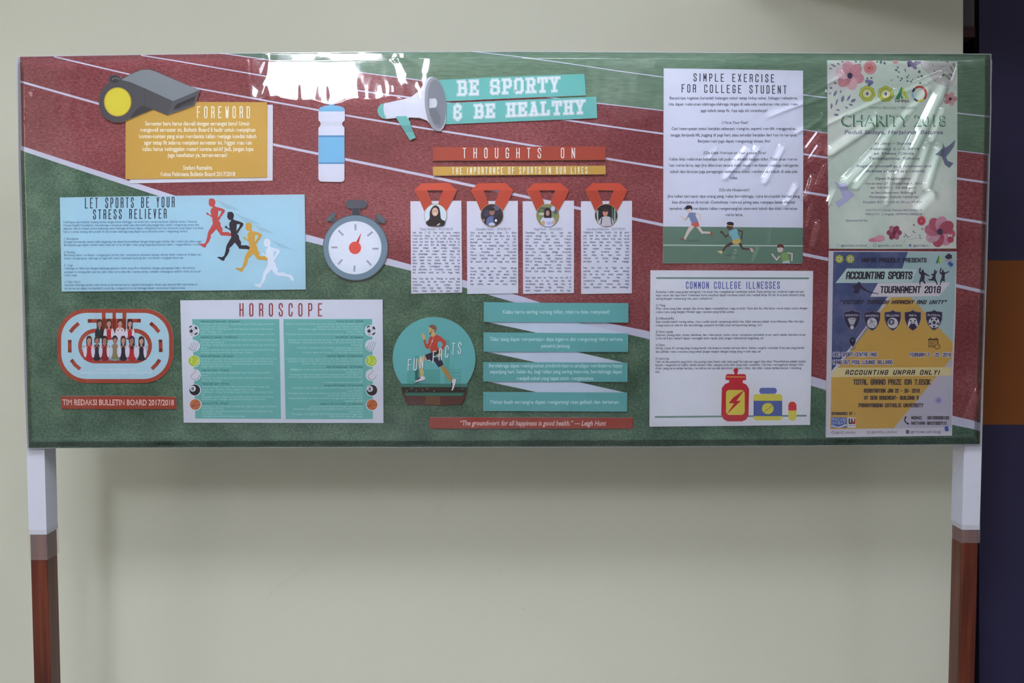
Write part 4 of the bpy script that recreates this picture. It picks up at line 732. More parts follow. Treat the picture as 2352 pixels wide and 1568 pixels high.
# ---- zig-zag ribbon of facts
z = Z(4.9, 1090, 680)
TR_ = mat((96, 166, 168), noise=.04, nscale=25)
rb = Item('folded_ribbon', 'zig-zag paper ribbon of four teal strips joined by white folds, right of the round cutout', 'ribbon', z([(103, 65), (400, 72), (1732, 78), (1732, 297), (103, 290)]), .0055, .0095, TR_, mat((180, 205, 210)))
for q_ in ([(100, 407), (1730, 420), (1728, 628), (102, 625)], [(98, 742), (1722, 750), (1722, 965), (95, 960)], [(97, 1078), (1720, 1085), (1717, 1298), (97, 1292)]):
    Item('ribbon_strip', None, None, z(q_), .0055, .0095, TR_, mat((180, 205, 210)), parent=rb)
for dy in (0, 335, 668):
    Item('ribbon_fold', 'white folded-back strip', None, z([(108, 284+dy), (1110, 284+dy), (1700, 418+dy), (730, 418+dy)]), .0012, .0042, mat((194, 204, 222)), parent=rb)
T = []
for s, a, b_, y in (('Kalau kamu sering kurang tidur, otakmu bisa menyusut!', 315, 1522, 195), ('Tidur siang dapat mempertajam daya ingatmu dan mengurangi risiko terkena', 170, 1668, 502), ('penyakit jantung.', 750, 1078, 577),
    ('Berolahraga dapat meningkatkan produktivitasmu sekaligus membuatmu happy', 160, 1665, 800), ('sepanjang hari. Selain itu, bagi kalian yang sering insomnia, berolahraga dapat', 172, 1658, 868), ('menjadi solusi yang tepat untuk mengatasinya.', 470, 1345, 942), ('Makan buah semangka dapat mengurangi rasa gelisah dan tertekan.', 175, 1632, 1209)):
    T.append(text(s, z(a, 0)[0], z(b_, 0)[0], z(0, y)[1], 8.6, mat((184, 218, 220)), 2))
rb.part('body_text', T)
qs = Item('quote_strip', 'long rust red strip with a quotation on happiness and good health, along the bottom', 'title strip', [(987, 958), (1200, 958.5), (1454, 959), (1453, 984), (1200, 984), (987, 984)], .001, .0065, mat((150, 58, 46)))
qs.part('body_text', [text('“The groundwork for all happiness is good health.” — Leigh Hunt', 1055, 1391, 976.5, 11.2, mat((226, 196, 194)), 2, slant=.2, y1=977)])
# ---- simple exercise poster
z = Z(3.266, 1500, 140)
ex = Item('exercise_poster', 'white poster headed SIMPLE EXERCISE FOR COLLEGE STUDENT with running children at the bottom', 'poster', z([(80, 55), (600, 62), (1125, 72), (1127, 800), (1124, 1500), (1115, 1520), (600, 1518), (75, 1517)]), .001, .0058, mat((206, 210, 226)))
ex.part('heading_text', [strokes('SIMPLE EXERCISE', z(307, 0)[0], z(905, 0)[0], z(0, 150)[1], 16.5, 2.0, mat((48, 50, 66)), 2, .4, .62, y1=z(0, 157)[1]), strokes('FOR COLLEGE STUDENT', z(217, 0)[0], z(998, 0)[0], z(0, 233)[1], 17, 2.0, mat((48, 50, 66)), 2, .4, .6, y1=z(0, 243)[1])])
ETX = mat((84, 88, 106)); T = []
for s, a, b_, y, it_ in (('Banyaknya kegiatan bukanlah halangan untuk tetap hidup sehat. Sebagai mahasiswa,', 123, 1085, 288, 0), ('kita dapat melakukan olahraga-olahraga ringan di sela-sela kesibukan kita untuk men-', 115, 1090, 334, 0), ('jaga tubuh tetap fit. Apa saja sih contohnya?', 357, 858, 382, 0), ('1.Move Your Feet!', 510, 710, 472, .2),
    ('Cari kesempatan untuk berjalan sebanyak mungkin, seperti memilih menggunakan', 138, 1075, 517, 0), ('tangga daripada lift, jogging di pagi hari, atau sekadar berjalan dari kos ke kampus.', 130, 1080, 565, 0), ('Berjalan kaki juga dapat mengurangi stress, lho!', 335, 882, 611, 0), ('2.Do Little Workout on Your Leisure Time!', 375, 845, 699, .2),
    ('Kalian bisa melakukan beberapa kali push-up setelah bangun tidur. Tidak akan mema-', 120, 1085, 746, 0), ('kan waktu lama, tapi jika dilakukan secara rutin dapat membantu menjaga kebugaran', 120, 1090, 792, 0), ('tubuh dan lakukan juga peregangan sederhana untuk merilekskan tubuh di sela-sela', 127, 1083, 839, 0), ('kelas.', 575, 637, 886, 0),
    ('3.Do the Housework!', 492, 722, 977, .2), ('Jika kalian termasuk tipe orang yang malas berolahraga, maka lakukanlah hal-hal yang', 110, 1100, 1024, 0), ('bisa dikerjakan di rumah. Contohnya: mencuci piring atau menyapu lantai. Hal-hal', 143, 1065, 1069, 0), ('tersebut dapat membantu kalian mengencangkan otot-otot tubuh dan tidak memakan', 123, 1083, 1116, 0), ('waktu lama.', 540, 675, 1162, 0)):
    T.append(text(s, z(a, 0)[0], z(b_, 0)[0], z(0, y)[1], 6.6, ETX, 2, slant=it_))
ex.part('body_text', T)
GG = mat((98, 128, 114)); ex.part('grass_strip', [poly(z([(76, 1241), (1125, 1250), (1124, 1500), (1115, 1519), (76, 1516)]), GG, 1), line(z([(77, 1381), (1124, 1387)]), 3, mat((176, 196, 188)), 2, cap=False)], 'green running field')
z = Z(7.84, 1540, 460)
SK4 = mat((208, 194, 188)); BW = mat((86, 60, 64)); SH3 = mat((82, 112, 100))
ex.part('running_child', [ell(*z(400, 725), 17, 2.2, SH3, 3), poly(z([(310, 260), (270, 345), (205, 290), (170, 250), (195, 300), (250, 370), (300, 350)]), SK4, 3), line(z([(320, 290), (270, 350), (195, 290)]), 2.6, SK4, 3), line(z([(450, 235), (540, 255), (545, 370)]), 2.6, SK4, 3), poly(z([(345, 450), (430, 480), (350, 570), (265, 712), (240, 680), (290, 560)]), SK4, 3), poly(z([(465, 480), (520, 460), (580, 555), (720, 565), (722, 598), (560, 600)]), SK4, 3),
  poly(z([(330, 230), (380, 215), (460, 228), (450, 270), (505, 390), (380, 415), (340, 310), (305, 300)]), mat((120, 132, 168)), 4), poly(z([(372, 440), (385, 412), (500, 388), (520, 450), (500, 475), (450, 485)]), mat((192, 90, 78)), 5), poly(z([(172, 685), (240, 690), (262, 715), (180, 705)]), mat((150, 76, 70)), 5), poly(z([(718, 560), (745, 565), (760, 620), (735, 655), (720, 610)]), mat((170, 76, 64)), 5), ell(*z(330, 175), 6.4, 6.6, SK4, 4), poly(z(spl([(265, 130), (300, 92), (360, 92), (392, 125), (385, 185), (365, 150), (280, 165)], 3)), mat((48, 40, 56)), 5)], 'child in a blue shirt and red shorts')
ex.part('running_child', [ell(*z(1100, 985), 17, 2.2, SH3, 3), line(z([(1055, 600), (1000, 660), (930, 570)]), 3.4, BW, 3), ell(*z(915, 570), 2.4, 3, BW, 3), line(z([(1205, 535), (1290, 560), (1280, 690)]), 3.2, BW, 3), poly(z([(1090, 745), (1135, 790), (1010, 850), (950, 925), (930, 900), (990, 810)]), BW, 3), poly(z([(1225, 780), (1270, 760), (1310, 855), (1425, 865), (1425, 890), (1290, 885)]), BW, 3),
  poly(z([(1060, 555), (1110, 535), (1160, 510), (1210, 530), (1205, 590), (1250, 690), (1120, 725), (1085, 640), (1045, 610)]), mat((122, 176, 190)), 4), poly(z([(1105, 740), (1120, 718), (1245, 680), (1268, 750), (1210, 795), (1140, 785)]), mat((196, 168, 96)), 5), poly(z([(838, 915), (930, 905), (935, 950), (905, 960)]), mat((206, 190, 130)), 5), poly(z([(1425, 855), (1480, 870), (1500, 930), (1460, 930)]), mat((206, 180, 160)), 5), ell(*z(1068, 475), 7.2, 7.5, BW, 4), poly(z(spl([(1015, 430), (1025, 395), (1070, 385), (1130, 400), (1135, 450), (1070, 440)], 3)), mat((40, 38, 58)), 5), line(z([(1018, 450), (1070, 458), (1128, 462)]), 2, mat((206, 170, 90)), 6)], 'child in a pale blue shirt and yellow shorts')
ex.part('running_child', [line(z([(1960, 1010), (1910, 1070), (1830, 970)]), 3.4, SK4, 3), line(z([(2110, 945), (2190, 960), (2185, 1080)]), 3.2, SK4, 3), poly(z([(1990, 960), (2050, 935), (2110, 935), (2140, 1080), (2030, 1110), (1990, 1040)]), mat((128, 160, 98)), 4), poly(z([(2020, 1105), (2140, 1075), (2150, 1128), (2010, 1128)]), mat((176, 194, 200)), 5), ell(*z(1975, 880), 7, 7.4, SK4, 4), poly(z(spl([(1925, 850), (1930, 805), (1975, 788), (2030, 805), (2040, 860), (1985, 845)], 3)), mat((100, 50, 54)), 5)], 'child in a green shirt at the corner')
# ---- common college illnesses poster
z = Z(3.92, 1480, 600)
il = Item('illness_poster', 'square white poster headed COMMON COLLEGE ILLNESSES with medicine bottles', 'poster', z([(55, 80), (700, 82), (1520, 86), (1508, 800), (1492, 1472), (700, 1482), (47, 1488), (48, 800)]), .001, .0058, mat((212, 216, 230)))
GB = mat((110, 138, 132)); il.part('rule_line', [line(z([(107, 150), (1482, 153)]), 4, GB, 1, cap=False)], 'grey green rule'); il.part('rule_line', [line(z([(95, 1401), (1460, 1389)]), 4, GB, 1, cap=False)], 'grey green rule')
il.part('heading_text', [strokes('COMMON COLLEGE ILLNESSES', z(378, 0)[0], z(1216, 0)[0], z(0, 243)[1], 14.5, 1.9, mat((84, 98, 164)), 2, .36, .42, space=.9)])
z2 = Z(6.533, 1500, 660); T = []
for s, y, b_ in (('Rutinitas kuliah yang padat seringkali membuat kita mengabaikan kesehatan tubuh. Pasti sering kan, kerjakan tugas sampai', 82, 2262), ('lupa makan dan lupa tidur? Kebiasaan buruk tersebut dapat membuat tubuh kita menjadi drop. Ini nih, lima jenis penyakit yang', 132, 2275), ('sering banget menyerang kita, para mahasiswa!', 182, 890),
    ('1) Maag', 282, 182), ('Pola makan yang tidak teratur dan stress dapat menyebabkan maag kambuh. Maka dari itu, kita harus makan tepat waktu dengan', 332, 2318), ('menu-menu yang bergizi. Hindari juga makanan yang terlalu pedas.', 382, 1225), ('2) Influenza/flu', 480, 315),
    ('Saat kondisi tubuh kurang sehat, virus mudah sekali menyerang tubuh kita. Salah satunya adalah virus influenza. Bila kita rajin', 530, 2262), ('mengkonsumsi vitamin dan berolahraga, penyakit ini tidak akan sering-sering datang, kok!', 582, 1640), ('3) Sakit kepala', 680, 300), ('Depresi, kurang tidur, stress, dehidrasi, dan melewatkan waktu makan merupakan penyebab umum sakit kepala. Istirahat cukup', 728, 2288),
    ('(minimal 8 jam sehari) dapat mencegah sakit kepala. Jadi, jangan kebanyakan begadang, ya!', 778, 1660), ('4) Diare', 878, 175), ('Sering makan di warung yang kurang bersih membuatmu rentan terkena diare. Sebisa mungkin makanlah di tempat yang bersih', 925, 2270), ('dan pilihlah menu makanan yang sehat! Jangan tergiur dengan harga yang murah saja, ya!', 978, 1618),
    ('5) Insomnia', 1082, 242), ('Nah, ini dia penyakit yang bikin kita pusing kalau besok ada kelas pagi! Semalaman nggak bisa tidur. Penyebabnya adalah terlalu', 1130, 2292), ('banyak mengonsumsi kafein, terlalu banyak tidur, ataupun pola tidur yang tidak konsisten. Kita bisa mencegahnya dengan tidur', 1178, 2262),
    ('di jam yang sama setiap harinya, mematikan semua alat elektronik sebelum tidur, dan tidak makan terlalu banyak menjelang', 1228, 2225), ('tidur.', 1280, 105)):
    a = 43-(y-82)*.008; T.append(text(s, z2(a, 0)[0], z2(b_, 0)[0], z2(0, y)[1], 5.2, ETX, 2, y1=z2(0, y-6*(b_-a)/2200)[1]))
il.part('body_text', T)
CRM = mat((180, 40, 56)); YL = mat((204, 196, 84)); BU = mat((78, 96, 160)); BU2 = mat((92, 106, 170))
il.part('medicine_bottle', [poly(z(spl([(825, 960), (845, 975), (838, 1005), (832, 1020), (815, 1020), (810, 1000), (800, 980)], 3)), CRM, 3), poly(z([(732, 1030), (745, 1015), (905, 1015), (916, 1030), (916, 1068), (888, 1070), (884, 1092), (920, 1110), (943, 1150), (938, 1390), (915, 1425), (880, 1440), (750, 1440), (712, 1420), (692, 1380), (698, 1140), (725, 1105), (762, 1090), (765, 1070), (730, 1066)]), CRM, 3), line(z([(735, 1039), (910, 1041)]), 2.8, mat((206, 130, 70)), 4, cap=False),
  poly(z(rrect_pts(735, 1157, 904, 1382, 32)), YL, 4), poly(z([(900, 1158), (830, 1255), (870, 1255), (740, 1378), (808, 1278), (760, 1275), (800, 1225)]), CRM, 5)], 'red bottle with a lightning mark')
il.part('pill_jar', [poly(z(rrect_pts(984, 1195, 1242, 1430, 24)), YL, 3), rect(*z(983, 1255), *z(1241, 1393), BU, 4), poly(z(rrect_pts(1035, 1138, 1192, 1192, 24)), BU2, 3), ell(*z(1112, 1325), 13.6, 13, YL, 5), line(z([(1072, 1360), (1155, 1295)]), 1, mat((90, 100, 70)), 6)], 'blue and yellow pill jar')
il.part('capsule', [poly(z(rrect_pts(1296, 1262, 1370, 1434, 33)), YL, 3), poly(z([(1296, 1342), (1296, 1295), (1310, 1270), (1333, 1262), (1356, 1270), (1370, 1295), (1370, 1342)]), mat((196, 56, 66)), 4)], 'red and yellow capsule')
# ---- charity poster
z = Z(3.267, 1880, 110)
chm = textured('charity_paper', (178, 196, 184), (190, 204, 194), (206, 210, 204), s1=6, s2=3)
ch = Item('charity_poster', 'pale green flowered poster lettered CHARITY 2018, top right, under creased film', 'poster', z([(67, 92), (500, 97), (1043, 102), (1042, 700), (1036, 1300), (1034, 1505), (500, 1508), (80, 1506), (70, 800)]), .001, .0048, chm)
zf = Z(7.587, 1900, 130)
ch.part('pink_wash', [poly(zf(spl([(1640, 104), (2225, 106), (2240, 130), (2238, 420), (2120, 520), (1900, 460), (1760, 300)], 4)), mat((180, 180, 178)), 1), poly(zf(spl([(60, 110), (520, 100), (600, 260), (540, 420), (300, 580), (60, 560)], 4)), mat((192, 194, 194)), 1)], 'pale pink watercolour wash')
def flower(it, zz, cx, cy, r, cols, k, core, l=2, name='flower', sq=1.0, rot0=0):
    pr = []; s = zz.s
    for i in range(k):
        a = rot0+2*math.pi*i/k; c = cols[i % len(cols)]
        x, y = cx+math.cos(a)*r*.55, cy+math.sin(a)*r*.55*sq
        pr.append(ell(*zz(x, y), r*.55/s, r*.42/s*sq, mat(c, noise=.25, nscale=120), l+i*.5, rot=math.degrees(a), n=16))
    for i in range(k*2):
        a = rot0+math.pi*(i+.5)/k; pr.append(line([zz(cx, cy), zz(cx+math.cos(a)*r*.4, cy+math.sin(a)*r*.4*sq)], .5, mat((120, 50, 72)), l+k*.5+1))
    if core: pr.append(ell(*zz(cx, cy), r*.2/s, r*.22/s, mat(core), l+k*.5+2, n=14))
    return it.part(name, pr)
PKS = [(190, 136, 146), (200, 160, 170), (180, 124, 132), (204, 174, 184), (194, 146, 156)]
flower(ch, zf, 395, 330, 235, PKS, 6, (60, 54, 84), rot0=.3)
flower(ch, zf, 2146, 735, 112, [(182, 132, 138), (190, 150, 154), (174, 122, 130)], 5, (66, 36, 60))
ch.part('rose', [ell(*zf(745, 190), 15, 16, mat((196, 146, 150)), 2), ell(*zf(755, 200), 12.5, 13, mat((186, 130, 136)), 3), ell(*zf(735, 200), 8.5, 9, mat((186, 118, 112)), 4), ring(*zf(735, 200), 6, 6, .9, mat((216, 150, 140)), 5, 20, 300), ring(*zf(745, 200), 11, 11, 1, mat((222, 170, 176)), 5, -60, 120), ell(*zf(735, 200), 2.5, 2.6, mat((176, 76, 70)), 6)])
ch.part('bud', [ell(*zf(1190, 95), 6, 4, mat((206, 140, 142)), 2)])
z6 = Z(6.532, 1900, 460)
flower(ch, z6, 1690, 470, 215, [(170, 88, 108), (190, 138, 158), (160, 80, 98), (192, 150, 168), (178, 108, 128)], 8, (58, 58, 88), rot0=.2)
flower(ch, z6, 1005, 485, 105, [(142, 66, 88), (164, 104, 122), (134, 58, 80)], 6, (96, 40, 70))
ch.part('rose', [ell(*z6(1415, 305), 10, 11, mat((186, 92, 112)), 2), ell(*z6(1412, 310), 7.4, 8, mat((176, 62, 84)), 3), ell(*z6(1412, 310), 3, 3.2, mat((196, 110, 110)), 4)])
ch.part('rose', [ell(*z6(1850, 590), 7.5, 7, mat((176, 70, 92)), 9)])
ch.part('petal_spray', [ell(*z6(740, 590), 19, 5.6, mat((198, 130, 152)), 2, rot=-4), ell(*z6(790, 560), 11, 6, mat((204, 146, 166)), 3), ell(*z6(680, 600), 8, 4, mat((196, 120, 144)), 3)])
LF = (120, 112, 148); LF2 = (92, 112, 116); LF3 = (104, 120, 110)
def leaves(zz, arr, c, l=2):
    s = zz.s; ch.part('leaf_spray', [poly([zz(x+math.cos(t)*L/2*q-math.sin(t)*w_*v, y+math.sin(t)*L/2*q+math.cos(t)*w_*v) for q, v in ((-1, 0), (-.4, .5), (.3, .5), (1, 0), (.3, -.5), (-.4, -.5))], mat(c), l) for x, y, L, w_, t in ((a, b_, c_, d_, math.radians(e_)) for a, b_, c_, d_, e_ in arr)])
leaves(zf, [(140, 640, 130, 40, -62), (165, 790, 140, 26, -72), (270, 735, 130, 52, -75), (375, 720, 130, 34, -60), (455, 765, 110, 50, -30), (75, 860, 110, 34, -85), (415, 840, 90, 30, 20), (160, 1015, 100, 40, 8), (65, 545, 60, 40, 5), (235, 610, 60, 26, -60), (340, 890, 70, 26, 25), (190, 930, 70, 26, 10), (50, 640, 60, 20, -55)], LF)
leaves(zf, [(110, 155, 120, 26, 30), (60, 210, 60, 26, 10), (195, 125, 60, 30, 35), (265, 90, 50, 26, 30), (140, 460, 70, 36, 15), (500, 85, 50, 30, 60), (580, 90, 40, 24, 10), (560, 135, 50, 26, 15)], LF3)
leaves(zf, [(935, 95, 70, 44, 90), (1000, 115, 60, 40, 60), (1205, 235, 60, 40, 15), (1230, 190, 50, 30, 60), (1250, 268, 40, 30, 20), (1360, 240, 80, 18, 75), (1235, 355, 46, 24, 40), (1300, 380, 50, 30, 50), (1280, 415, 40, 24, 90), (1395, 360, 44, 34, 20), (1400, 425, 44, 30, -20), (1465, 435, 44, 34, 10), (1420, 325, 30, 22, 50), (1605, 265, 56, 46, 50), (1645, 340, 50, 36, 30), (1590, 355, 34, 24, 60), (1620, 460, 44, 34, 20), (1490, 400, 30, 20, 60), (870, 90, 40, 30, 10)], LF2)
leaves(zf, [(2205, 140, 90, 24, 75), (2160, 200, 90, 22, 65), (2090, 90, 60, 22, 30), (2020, 330, 90, 34, -50), (2120, 380, 80, 26, 65), (2160, 320, 90, 34, 40), (2050, 300, 60, 30, -20), (2190, 250, 60, 16, 60), (1870, 250, 30, 24, 80), (2000, 180, 120, 6, -35), (1840, 150, 110, 6, 60), (1700, 140, 110, 6, 85)], LF3)
leaves(z6, [(1180, 520, 70, 18, 60), (1210, 545, 40, 18, 20), (1155, 545, 40, 16, 80), (1310, 480, 50, 16, 20), (1290, 460, 40, 12, -50), (1390, 530, 60, 12, 80), (1400, 570, 60, 12, 15), (1290, 575, 200, 5, -12), (1250, 540, 150, 5, -45), (1165, 600, 90, 5, -50), (1300, 370, 40, 26, 40), (1425, 430, 34, 26, 60)], (132, 120, 140))
ch.part('blossom_cluster', [ell(*zf(x, y), r_/7.587, r_/9, mat(c), 2+i*.3, n=12) for i, (x, y, r_, c) in enumerate(((1440, 110, 50, (96, 92, 124)), (1500, 140, 55, (112, 106, 140)), (1560, 110, 50, (90, 86, 120)), (1600, 100, 36, (104, 100, 134)), (1530, 190, 36, (120, 112, 146)), (1430, 155, 32, (86, 80, 112)), (700, 430, 44, (120, 118, 158)), (760, 450, 46, (104, 104, 148)), (735, 490, 30, (90, 92, 134)), (700, 375, 16, (84, 84, 118)), (770, 372, 18, (84, 84, 118)), (1120, 410, 18, (150, 150, 176))))])
z5 = Z(5.058, 1900, 280)
BIRD = mat((106, 110, 134)); ch.part('bird', [poly(z5([(1490, 205), (1470, 290), (1420, 360), (1380, 410), (1400, 450), (1468, 478), (1420, 535), (1370, 500), (1345, 440), (1330, 400), (1250, 380), (1300, 340), (1345, 300), (1340, 240), (1370, 300), (1420, 270)]), BIRD, 2)], 'slate blue flying bird')
ch.part('bird', [poly(z5([(75, 690), (150, 720), (210, 700), (245, 780), (320, 845), (240, 920), (130, 1000), (90, 930), (180, 880), (150, 790)]), mat((172, 172, 206)), 2)], 'pale lilac flying bird')
# emblems
EY = mat((178, 178, 66)); EG = mat((118, 142, 82)); EV = mat((96, 78, 132)); EY2 = mat((196, 194, 110))
def ngon(cx, cy, r, k, rot): return [(cx+r*math.cos(rot+2*math.pi*i/k), cy+r*math.sin(rot+2*math.pi*i/k)) for i in range(k)]
def emblem(it, cx, cy, R, l=3):
    it.part('round_emblem', [poly(ngon(cx, cy, R, 7, -math.pi/2), EG, l), poly(ngon(cx, cy, R*.93, 7, -math.pi/2), EY, l+1), ell(cx, cy, R*.66, R*.66, EG, l+2), ell(cx, cy, R*.56, R*.56, EY2, l+3), ell(cx, cy, R*.36, R*.36, mat((190, 200, 190)), l+4), ell(cx, cy, R*.16, R*.2, EV, l+5, n=12)], 'yellow and green university emblem')
emblem(ch, *zf(698, 645), 19.2); emblem(ch, *zf(1020, 650), 19.2)
def tri_logo(it, zz, cx, top, w_, h, l=3):
    it.part('triangle_logo', [poly(zz([(cx-w_*.5, top+h), (cx-w_*.05, top), (cx+w_*.08, top+h*.25), (cx-w_*.18, top+h)]), mat((62, 128, 86)), l), poly(zz([(cx+w_*.05, top+h*.05), (cx+w_*.5, top+h*.92), (cx+w_*.22, top+h*.92), (cx-w_*.02, top+h*.3)]), mat((176, 188, 70)), l+1), poly(zz([(cx-w_*.1, top+h*.6), (cx+w_*.1, top+h*.9), (cx-w_*.05, top+h)]), mat((62, 128, 86)), l)])
tri_logo(ch, zf, 1305, 520, 240, 225)
ch.part('logo_text', [text('HMPSA', zf(1185, 0)[0], zf(1435, 0)[0], zf(0, 797)[1], 6.2, mat((50, 42, 46)), 5, style='bold')])
cx, cy = zf(1605, 650); cols = [((196, 60, 52), -125, -50), ((176, 56, 54), -45, 45), ((196, 182, 70), 50, 100), ((60, 70, 80), 104, 140), ((140, 176, 206), 145, 190), ((56, 60, 84), 195, 230)]
ch.part('ring_logo', [ring(cx, cy, 15.5, 16.5, 5, mat(c), 3, a, b_, 9) for c, a, b_ in cols], 'ring of coloured figures')
CG = mat((88, 112, 98)); CG2 = mat((70, 104, 84)); CV = mat((124, 128, 146))
ch.part('subtitle_text', [text('HMPSA PROUDLY PRESENTS', zf(738, 0)[0], zf(1560, 0)[0], zf(0, 915)[1], 5.6, CG, 3, style='reg')])
ch.part('heading_text', [text('CHARITY 2018', zf(232, 0)[0], zf(2085, 0)[0], zf(0, 1218)[1], 27, CG2, 3), text('CHARITY 2018', zf(240, 0)[0]+1.6, zf(2085, 0)[0]+1.2, zf(0, 1205)[1], 25, mat((170, 196, 180)), 4, style='reg')], 'dark green lettering with pale inline')
z5 = Z(5.058, 1900, 280); DG = mat((104, 110, 128))
T = [text('Peduli Sadaya, Harjakeun Baturea', z5(195, 0)[0], z5(1345, 0)[0], z5(0, 140)[1], 9, mat((110, 110, 132)), 3, slant=.25)]
for s, a, b_, y, h in (('Friday – Sunday', 555, 1010, 262, 5.5), ('February 2 – 4, 2018', 500, 1070, 325, 5.5), ('at Desa Cinta', 540, 1010, 378, 5.5), ('Tanjungsiang, Subang', 480, 1075, 435, 5.5), ('Register yourself as a volunteer and', 340, 1210, 525, 5.8), ('dedicate yourself as a material', 450, 1130, 583, 5.8),
    ('Open Registration', 555, 970, 670, 6), ('November 27 – December 4, 2017', 440, 1105, 727, 5), ('at 10.00 – 15.00 pm', 505, 1030, 775, 5), ('at Semi Basement, Building 9', 510, 1030, 832, 5), ('Parahyangan Catholic University', 490, 1060, 882, 5), ('Donation BCA 134.28.16.190 a.n. HMPSA', 415, 1105, 942, 5),
    ('CONTACT | Divka Theresa 081313401618', 445, 1100, 1035, 4.6), ('PERSON  | Angela 10999921884215', 445, 1100, 1082, 4.6), ('Sponsored by', 215, 470, 1155, 5), ('@HMPSA.UNPAR', 155, 465, 1447, 4), ('@HMPSA_UNPAR', 585, 870, 1447, 4), ('@HYT4821A', 1000, 1180, 1447, 4)):
    T.append(text(s, z5(a, 0)[0], z5(b_, 0)[0], z5(0, y)[1], h, CV if 940 < y < 1300 else DG, 3, style='bold'))
ch.part('body_text', T)
ch.part('footer_icon', [ring(*z5(x, 1433), 3.4, 3.4, 1.2, mat(c), 3, n=12) for x, c in ((125, (150, 180, 190)), (552, (90, 150, 150)))]+[ell(*z5(962, 1433), 3.4, 3, mat((110, 130, 180)), 3, n=12)])
# ---- tournament poster
z = Z(3.267, 1880, 560)
tp = Item('tournament_poster', 'blue, green and yellow sports poster lettered ACCOUNTING SPORTS TOURNAMENT 2018', 'poster', z([(78, 52), (560, 54), (1037, 58), (1030, 500), (1010, 1000), (1002, 1438), (500, 1445), (55, 1452), (62, 900), (72, 400)]), .001, .0052, mat((198, 196, 208)))
NB_ = textured('poster_blue', (62, 76, 116), (74, 88, 126), (100, 104, 140), s1=22, s2=9); PG = mat((158, 184, 186)); PY = mat((192, 158, 84), noise=.07, nscale=14); PGR = mat((178, 176, 192)); PWH = mat((196, 194, 206))
tp.part('blue_panel', [poly(z([(112, 58), (670, 60), (628, 185), (620, 295), (520, 400), (98, 960), (104, 500)]), NB_, 1)], 'blue panel')
tp.part('green_panel', [poly(z([(670, 60), (1034, 64), (1020, 480), (1008, 745), (690, 400), (520, 400), (620, 250), (560, 210), (628, 185)]), PG, 1)], 'pale green panel')
tp.part('yellow_panel', [poly(z([(545, 400), (692, 400), (1008, 742), (1004, 850), (565, 1382), (88, 1390), (97, 995)]), PY, 2)], 'mustard panel')
tp.part('grey_panel', [poly(z([(1004, 852), (998, 1376), (563, 1384)]), PGR, 2)], 'pale grey corner')
tp.part('diagonal_stripe', [poly(z([(515, 400), (545, 400), (97, 1000), (99, 950), (430, 560)]), PWH, 3)], 'white diagonal stripe')
tp.part('title_ribbon', [poly(z([(212, 184), (625, 185), (740, 190), (700, 293), (128, 293)]), mat((176, 200, 198)), 3)], 'pale green slanted title band')
tp.part('title_ribbon', [poly(z([(445, 295), (990, 290), (905, 392), (388, 397)]), mat((206, 200, 208)), 3)], 'pinkish white slanted title band')
tp.part('title_ribbon', [poly(z([(125, 928), (1000, 925), (998, 988), (97, 1000)]), mat((206, 196, 150)), 4)], 'pale yellow title band')
TK_ = mat((46, 42, 58)); TK2 = mat((74, 66, 72))
z6 = Z(6.532, 1900, 460); z7 = Z(7.587, 1900, 680); z8 = Z(7.587, 1900, 850)
def cap(s, zz, a, b_, y, h, w_, m, l=5, slant=0, gap=.3, lw=.55, sp=.8): return strokes(s, zz(a, 0)[0], zz(b_, 0)[0], zz(0, y)[1], h, w_, m, l, lw, gap, slant=slant, space=sp)
tp.part('heading_text', [cap('ACCOUNTING SPORTS', z6, 290, 1262, 1172, 14.5, 3.1, TK_, slant=.12), cap('TOURNAMENT 2018', z6, 800, 1690, 1382, 13.5, 2.8, TK_, slant=.1)])
tp.part('body_text', [cap('HMPSA PROUDLY PRESENTS', z6, 522, 1485, 925, 8.5, 2.0, TK_), cap('"VICTORY THROUGH HARMONY AND UNITY"', z7, 215, 2070, 132, 7.6, 1.9, TK_, slant=.35, gap=.34),
    cap('ACCOUNTING UNPAR ONLY!', z8, 320, 1945, 72, 9, 2.1, TK_, slant=.3, gap=.5), cap('TOTAL GRAND PRIZE IDR 7.650K', z8, 460, 1795, 245, 10.5, 2.3, TK2), cap('REGISTRATION JAN 22 - 30, 2018', z8, 645, 1605, 385, 7.4, 1.8, TK2), cap('AT SEMI BASEMENT, BUILDING 9', z8, 650, 1585, 508, 7.4, 1.8, TK2),
    cap('PARAHYANGAN CATHOLIC UNIVERSITY', z8, 552, 1668, 640, 7.6, 1.8, TK2), cap('SPONSORED BY :', z8, 82, 480, 775, 5.5, 1.4, TK2), cap('MONIC', z8, 1472, 1640, 852, 6, 1.6, TK2), cap('081290990102', z8, 1750, 2118, 852, 6, 1.6, TK2), cap('NATHAN', z8, 1470, 1700, 945, 6, 1.6, TK2), cap('081219207111', z8, 1745, 2080, 945, 6, 1.6, TK2),
    text('@AST_HMPSA', z8(145, 0)[0], z8(498, 0)[0], z8(0, 1105)[1], 5, mat((130, 128, 144)), 5), text('@HMPSA_UNPAR', z8(765, 0)[0], z8(1215, 0)[0], z8(0, 1098)[1], 5, mat((130, 128, 144)), 5), text('@HVF2188H (USE THE @)', z8(1450, 0)[0], z8(1985, 0)[0], z8(0, 1095)[1], 5, mat((120, 118, 134)), 5)])
HL = mat((206, 206, 224))
